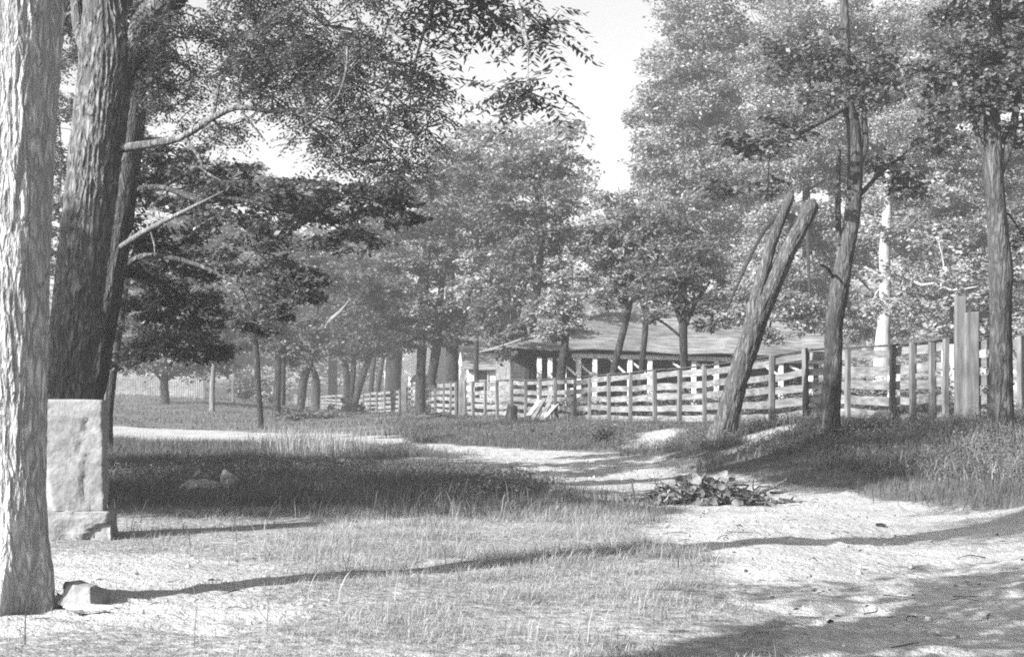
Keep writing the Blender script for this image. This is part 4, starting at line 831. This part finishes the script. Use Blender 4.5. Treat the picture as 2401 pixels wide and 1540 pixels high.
def brush(label, x, d, w, h, seed, sticks, leaves, m='dead_wood', curl=.11, name='brush_pile', dp=.6):
    r = np.random.default_rng(seed); b = on_ground(x, d); root = thing(name, label, 'brush pile', b, 'piles of dead brush'); T = Tubes()
    for k in range(sticks):
        p = np.array([r.normal(0, w * .28), r.normal(0, w * .28 * dp), r.uniform(.02, h * .5)]); a = r.uniform(0, 2 * np.pi); L = w * r.uniform(.12, .34); e = np.array([math.cos(a), math.sin(a) * .7, r.normal(.05, .25)])
        q = p + e * L + r.normal(0, .05, 3); q[2] = abs(q[2]); mid = (p + q) / 2 + r.normal(0, .07 * w, 3) * [1, 1, .5]; mid[2] = abs(mid[2])
        R = r.uniform(.007, .02) * (1 + w * .2); T.add([p, mid, q], [R, R * .8, R * .35], 6, .15, .05, seed=k)
    for k in range(3): T.add([[-w * .4, -.12 * w + .12 * w * k, .02], [0, .03 * k, h * .3], [w * .4, .1 * w - .1 * w * k, .02]], [.02, .025, .012], 6, .15, .05, seed=k)
    T.obj('branches', M[m], root)
    if leaves:
        C = np.stack([r.normal(0, w * .25, leaves), r.normal(0, w * .25 * dp, leaves), np.abs(r.normal(0, 1, leaves)) * h * .55 + .02], -1); C[:, 2] *= np.exp(-(C[:, 0] / (w * .4)) ** 2)
        V_ = []; Q_ = []
        n = len(C); dirs = unit(r.normal(size=(n, 3)) * [1, 1, .6]); nr = unit(r.normal(size=(n, 3))); sd = unit(np.cross(dirs, nr)); up = np.cross(sd, dirs); L = curl * r.uniform(.6, 1.5, n)[:, None]; k_ = 5
        vv = np.empty((n, k_ * 2, 3))                # curled withered leaves
        for j in range(k_):
            f = j / (k_ - 1); wv = .42 * math.sin(math.pi * (.12 + .8 * f)); c = C + dirs * L * f + up * L * (.9 * (f - .5) ** 2)
            vv[:, 2 * j] = c + sd * L * wv + up * L * .3 * wv; vv[:, 2 * j + 1] = c - sd * L * wv + up * L * .3 * wv
        base = np.arange(n)[:, None, None] * (k_ * 2); q = np.array([[2 * j, 2 * j + 2, 2 * j + 3, 2 * j + 1] for j in range(k_ - 1)])[None]
        vv[..., 2] = np.maximum(vv[..., 2], .01)
        mesh_obj('withered_leaves', vv.reshape(-1, 3), (base + q).reshape(-1, 4), M['dead_leaf'], root)
brush('heap of withered leafy branches lying on the sandy road', 1650, 14.7, 1.6, .26, 3, 70, 900, curl=.1)
brush('tangle of old roots and branches in the weeds before the fence', 1290, 29.5, 1.5, .55, 5, 22, 0)
brush('weathered driftwood like branches at the foot of the pointed gate post', 1040, 44, 2.3, .6, 6, 26, 0)
brush('small heap of brush against the far fence run', 815, 62, 2.6, .8, 7, 26, 60, curl=.3)

# ------------------------------------------------------------------ grass and weeds
def scatter(n, y0, y1, spread=.60, r=rng):
    """uniform over ground in a fan in front of the camera"""
    y = np.sqrt(r.uniform(y0 * y0, y1 * y1, n)); x = r.uniform(-spread, spread, n) * y; return x, y * K
def blades(name, label, X, Y, H, Wd, m, r, bend=.6, flat=0.0):
    n = len(X); Z = ground_z(X, Y) - sandmask(X, Y) * .02 - .01; az = r.uniform(0, 2 * np.pi, n); d = np.stack([np.cos(az), np.sin(az), np.zeros(n)], -1)
    s = np.stack([-np.sin(az + r.normal(0, .6, n)), np.cos(az), np.zeros(n)], -1); b = r.uniform(.1, 1.0, n) * bend
    P = np.stack([X, Y, Z], -1); up = np.array([0, 0, 1.])
    v = np.empty((n, 8, 3))
    for j, (f, wv) in enumerate(((0, 1), (.4, .85), (.75, .6), (1, .08))):
        c = P + up * (H * (f - .45 * b * f * f))[:, None] + d * (H * b * f * f)[:, None]
        v[:, 2 * j] = c + s * (Wd * wv / 2)[:, None]; v[:, 2 * j + 1] = c - s * (Wd * wv / 2)[:, None]
    q = np.array([[2 * j, 2 * j + 1, 2 * j + 3, 2 * j + 2] for j in range(3)])[None] + np.arange(n)[:, None, None] * 8
    return tag(mesh_obj(name, v.reshape(-1, 3), q.reshape(-1, 4), M[m]), label, 'grass', kind='stuff')
def clumpy(x, y, sc, seed): return np.clip((n2(x, y, sc, seed) - .33) * 3.0, 0, 1)
r = np.random.default_rng(21)
# foreground dry grass
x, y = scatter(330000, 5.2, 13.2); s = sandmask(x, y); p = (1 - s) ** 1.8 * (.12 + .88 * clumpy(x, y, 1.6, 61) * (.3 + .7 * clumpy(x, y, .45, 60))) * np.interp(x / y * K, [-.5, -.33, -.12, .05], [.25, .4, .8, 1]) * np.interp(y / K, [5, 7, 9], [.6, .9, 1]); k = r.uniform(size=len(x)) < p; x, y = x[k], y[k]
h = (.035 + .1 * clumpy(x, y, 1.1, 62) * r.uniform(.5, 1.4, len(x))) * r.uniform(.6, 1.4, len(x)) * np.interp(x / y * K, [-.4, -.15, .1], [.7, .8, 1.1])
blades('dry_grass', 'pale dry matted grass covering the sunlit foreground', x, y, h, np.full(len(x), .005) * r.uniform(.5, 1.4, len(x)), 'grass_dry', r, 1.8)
# tall seed stalks
x, y = scatter(1500, 5.6, 14); s = sandmask(x, y); k = (s < .5) & (r.uniform(size=len(x)) < .5 * clumpy(x, y, .8, 66)); x, y = x[k], y[k]
blades('grass_stalks', 'tall pale stalks standing above the foreground grass', x, y, r.uniform(.14, .42, len(x)), r.uniform(.006, .013, len(x)), 'weed_pale', r, .6)
# thin grass creeping over the sand
x, y = scatter(60000, 5.2, 12); s = sandmask(x, y); k = (s > .25) & (r.uniform(size=len(x)) < .35 * clumpy(x, y, 3.5, 63) * np.where(x > 1.2, .04, 1)); x, y = x[k], y[k]
blades('sparse_grass', 'sparse short grass creeping over the bare sand', x, y, r.uniform(.02, .07, len(x)), np.full(len(x), .005), 'grass_dry', r, 1.3)
# middle grass
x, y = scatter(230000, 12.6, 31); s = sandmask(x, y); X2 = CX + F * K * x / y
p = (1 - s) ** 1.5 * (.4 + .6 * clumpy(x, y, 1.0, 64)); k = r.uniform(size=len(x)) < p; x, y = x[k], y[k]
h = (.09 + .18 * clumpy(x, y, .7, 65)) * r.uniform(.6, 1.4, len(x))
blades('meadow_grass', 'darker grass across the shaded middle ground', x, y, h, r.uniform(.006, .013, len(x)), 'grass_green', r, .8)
# tall pale grass by the track
x, y = scatter(50000, 22, 36); u = CX + F * K * x / y; k = (np.exp(-((u - 750) / 110) ** 2 - ((y / K - 29) / 4.5) ** 2) > r.uniform(size=len(x))); x, y = x[k], y[k]; k = sandmask(x, y) < .6; x, y = x[k], y[k]
blades('tall_grass', 'tall pale grass beside the far bend of the track', x, y, r.uniform(.25, .75, len(x)), r.uniform(.01, .018, len(x)), 'grass_dry', r, .45)
# far lawn
x, y = scatter(160000, 30, 95, .62); s = sandmask(x, y); u = CX + F * K * x / y
k = (s < .4) & (r.uniform(size=len(x)) < (.25 + .75 * clumpy(x, y, .35, 67))); x, y = x[k], y[k]
blades('lawn_grass', 'short grass of the far lawn and yard', x, y, r.uniform(.06, .2, len(x)), r.uniform(.02, .045, len(x)), 'grass_green', r, .9)
# weeds on the bank
def weeds(name, label, n, test, hmin, hmax, lf, m, r, per=22, y0=14, y1=40):
    x, y = scatter(n, y0, y1); k = test(x, y, CX + F * K * x / y) & (sandmask(x, y) < .35); x, y = x[k], y[k]; z = ground_z(x, y); n = len(x); H = r.uniform(hmin, hmax, n)
    f = r.uniform(.1, 1, (n, per)); C = np.stack([x[:, None] + r.normal(0, .07, (n, per)) * (.6 + f), y[:, None] + r.normal(0, .07, (n, per)) * (.6 + f), z[:, None] + H[:, None] * f], -1).reshape(-1, 3)
    A, B = leaf_axes(r, len(C), lf, .45, .15); v, q = quads_from(C, A, B)
    tag(mesh_obj(name, v, q, M[m]), label, 'weeds', kind='stuff'); return x, y
def bank(x, y, u): return (u > 930) & (y / K > np.interp(u, [930, 1500, 1900, 2060, 2400, 2700], [30, 23.5, 18, 16.2, 14.2, 13])) & (y / K < np.interp(u, [690, 1000, 1202, 1540, 1814, 2100, 2600], [70, 52, 41, 30, 23.6, 21.2, 18]))
weeds('bank_weeds', 'dense low weeds covering the bank below the fence', 26000, lambda x, y, u: bank(x, y, u) & (clumpy(x, y, .8, 71) > .15), .08, .27, .05, 'weed_leaf', r)
weeds('tall_weeds', 'tall pale weeds with drooping heads at the right end of the bank', 30000, lambda x, y, u: bank(x, y, u) & (u > 1990) & (y / K < np.interp(u, [1990, 2150, 2250, 2330, 2600], [15.6, 16.4, 17.2, 18.6, 18.6]) + (clumpy(x, y, .9, 77) - .6) * 1.6) & (r.uniform(size=len(x)) < .5 * np.clip((u - 1990) / 250, 0, 1)), .15, .55, .042, 'weed_leaf', r, 16, 13, 20)
x, y = scatter(90000, 13, 19.5); u = CX + F * K * x / y; k = bank(x, y, u) & (u > 1980) & (y / K < np.interp(u, [1990, 2150, 2250, 2330, 2600], [15.8, 16.6, 17.6, 18.8, 18.8]) + (clumpy(x, y, .7, 78) - .6) * 2.2) & (r.uniform(size=len(x)) < np.clip((u - 1980) / 260, 0, 1)); x, y = x[k], y[k]
blades('pale_tall_grass', 'pale tall grass bending over the right end of the bank', x, y, r.uniform(.12, .42, len(x)), r.uniform(.006, .013, len(x)), 'weed_pale', r, 1.3)
weeds('field_weeds', 'dark broken weeds in the shaded middle of the field', 16000, lambda x, y, u: (u > 260) & (u < 1330) & (y / K > np.interp(u, [260, 700, 1300], [12.4, 12.6, 13.6])) & (y / K < np.interp(u, [260, 900, 1300], [22, 20, 17])) & (clumpy(x, y, .55, 73) > .4), .06, .3, .045, 'weed_leaf', r, 18, 12, 23)
#
weeds('gap_dark_weeds', 'dark weeds added in the yard right behind the fence to darken its gaps', 30000, lambda x, y, u: (u > 950) & (y / K > np.interp(u, [690, 1000, 1202, 1540, 1814, 2100, 2600], [74, 56, 44.5, 32, 25, 22.6, 19.4])) & (y / K < np.interp(u, [690, 1000, 1202, 1540, 1814, 2100, 2600], [84, 66, 56, 42, 34, 31, 28])) & (clumpy(x, y, .5, 74) > .2), .3, 1.0, .09, 'weed_leaf', r, 20, 19, 70)  # weeds added behind the boards so the fence gaps come out dark
x, y = scatter(120000, 14, 45); u = CX + F * K * x / y; k = bank(x, y, u); x, y = x[k], y[k]; k = sandmask(x, y) < .4; x, y = x[k], y[k]
blades('bank_grass', 'tufted grass mixed through the weeds of the bank', x, y, r.uniform(.1, .3, len(x)), r.uniform(.008, .016, len(x)), 'grass_green', r, .7)

# fallen leaves, twigs and pebbles strewn over the bare ground
x, y = scatter(5200, 5.2, 24); s_ = sandmask(x, y); k = r.uniform(size=len(x)) < (.25 + .75 * clumpy(x, y, .9, 91)) * np.where(s_ > .3, 1, .25); x, y = x[k], y[k]
C = np.stack([x, y, ground_z(x, y) + r.uniform(-.005, .03, len(x))], -1); A, B = leaf_axes(r, len(C), .05, .5, 0.0); A[:, 2] *= .35
v, q = quads_from(C, A, B); tag(mesh_obj('leaf_litter', v, q, M['dead_leaf']), 'dry leaves and bits strewn over the bare ground', 'leaf litter', kind='stuff')
x, y = scatter(420, 5.2, 22); k = sandmask(x, y) > .3; x, y = x[k], y[k]; T = Tubes()
for a_, b_ in zip(x, y):
    t = r.uniform(0, 6.3); L = r.uniform(.06, .3); z = gz(a_, b_); R = r.uniform(.002, .006); p = np.array([a_, b_, z + .004])
    T.add([p, p + [L * .5 * math.cos(t), L * .5 * math.sin(t), r.uniform(0, .03)], p + [L * math.cos(t + .3), L * math.sin(t + .3), .004]], [R, R, R * .5], 5, .2)
tag(T.obj('twigs', M['bark_mid']), 'small fallen twigs scattered over the bare sand', 'twigs', kind='stuff')
x, y = scatter(1500, 5.2, 24); k = (sandmask(x, y) > .35) & (r.uniform(size=len(x)) < clumpy(x, y, .6, 93)); x, y = x[k], y[k]; V_ = []; Q_ = []; n_ = 0
for a_, b_ in zip(x, y):
    R = r.uniform(.008, .03) * (1 + .8 * (r.uniform() < .06)); z = gz(a_, b_) - .01; an = np.arange(6) * 1.047 + r.uniform(0, 1); rr = R * r.uniform(.7, 1.2, 6)
    lo = np.stack([a_ + rr * np.cos(an), b_ + rr * np.sin(an), np.full(6, z - R * .3)], -1); hi = np.stack([a_ + rr * .6 * np.cos(an), b_ + rr * .6 * np.sin(an), z + R * r.uniform(.5, .9, 6)], -1)
    V_.append(np.vstack([lo, hi])); i = np.arange(6); Q_.append(np.vstack([np.stack([i, (i + 1) % 6, (i + 1) % 6 + 6, i + 6], -1), [[6, 7, 8, 9], [9, 10, 11, 6]]]) + n_); n_ += 12
tag(mesh_obj('pebbles', np.vstack(V_), np.vstack(Q_), M['stone_pale']), 'small pebbles on the sandy track', 'pebbles', kind='stuff')

# ------------------------------------------------------------------ haze
if HAZE:
    bm = bmesh.new(); bmesh.ops.create_cube(bm, size=1); o = bm_obj('haze', bm, None); o.scale = (760, 800, 36); o.location = (0, 330, 16)
    m = bpy.data.materials.new('haze'); m.use_nodes = True; N = m.node_tree.nodes; N.remove(N['Principled BSDF']); v = N.new('ShaderNodeVolumePrincipled')
    v.inputs['Color'].default_value = (.92, .92, .92, 1); v.inputs['Density'].default_value = HAZE; v.inputs['Anisotropy'].default_value = .2
    m.node_tree.links.new(v.outputs[0], N['Material Output'].inputs['Volume']); o.data.materials.append(m); o['kind'] = 'stuff'
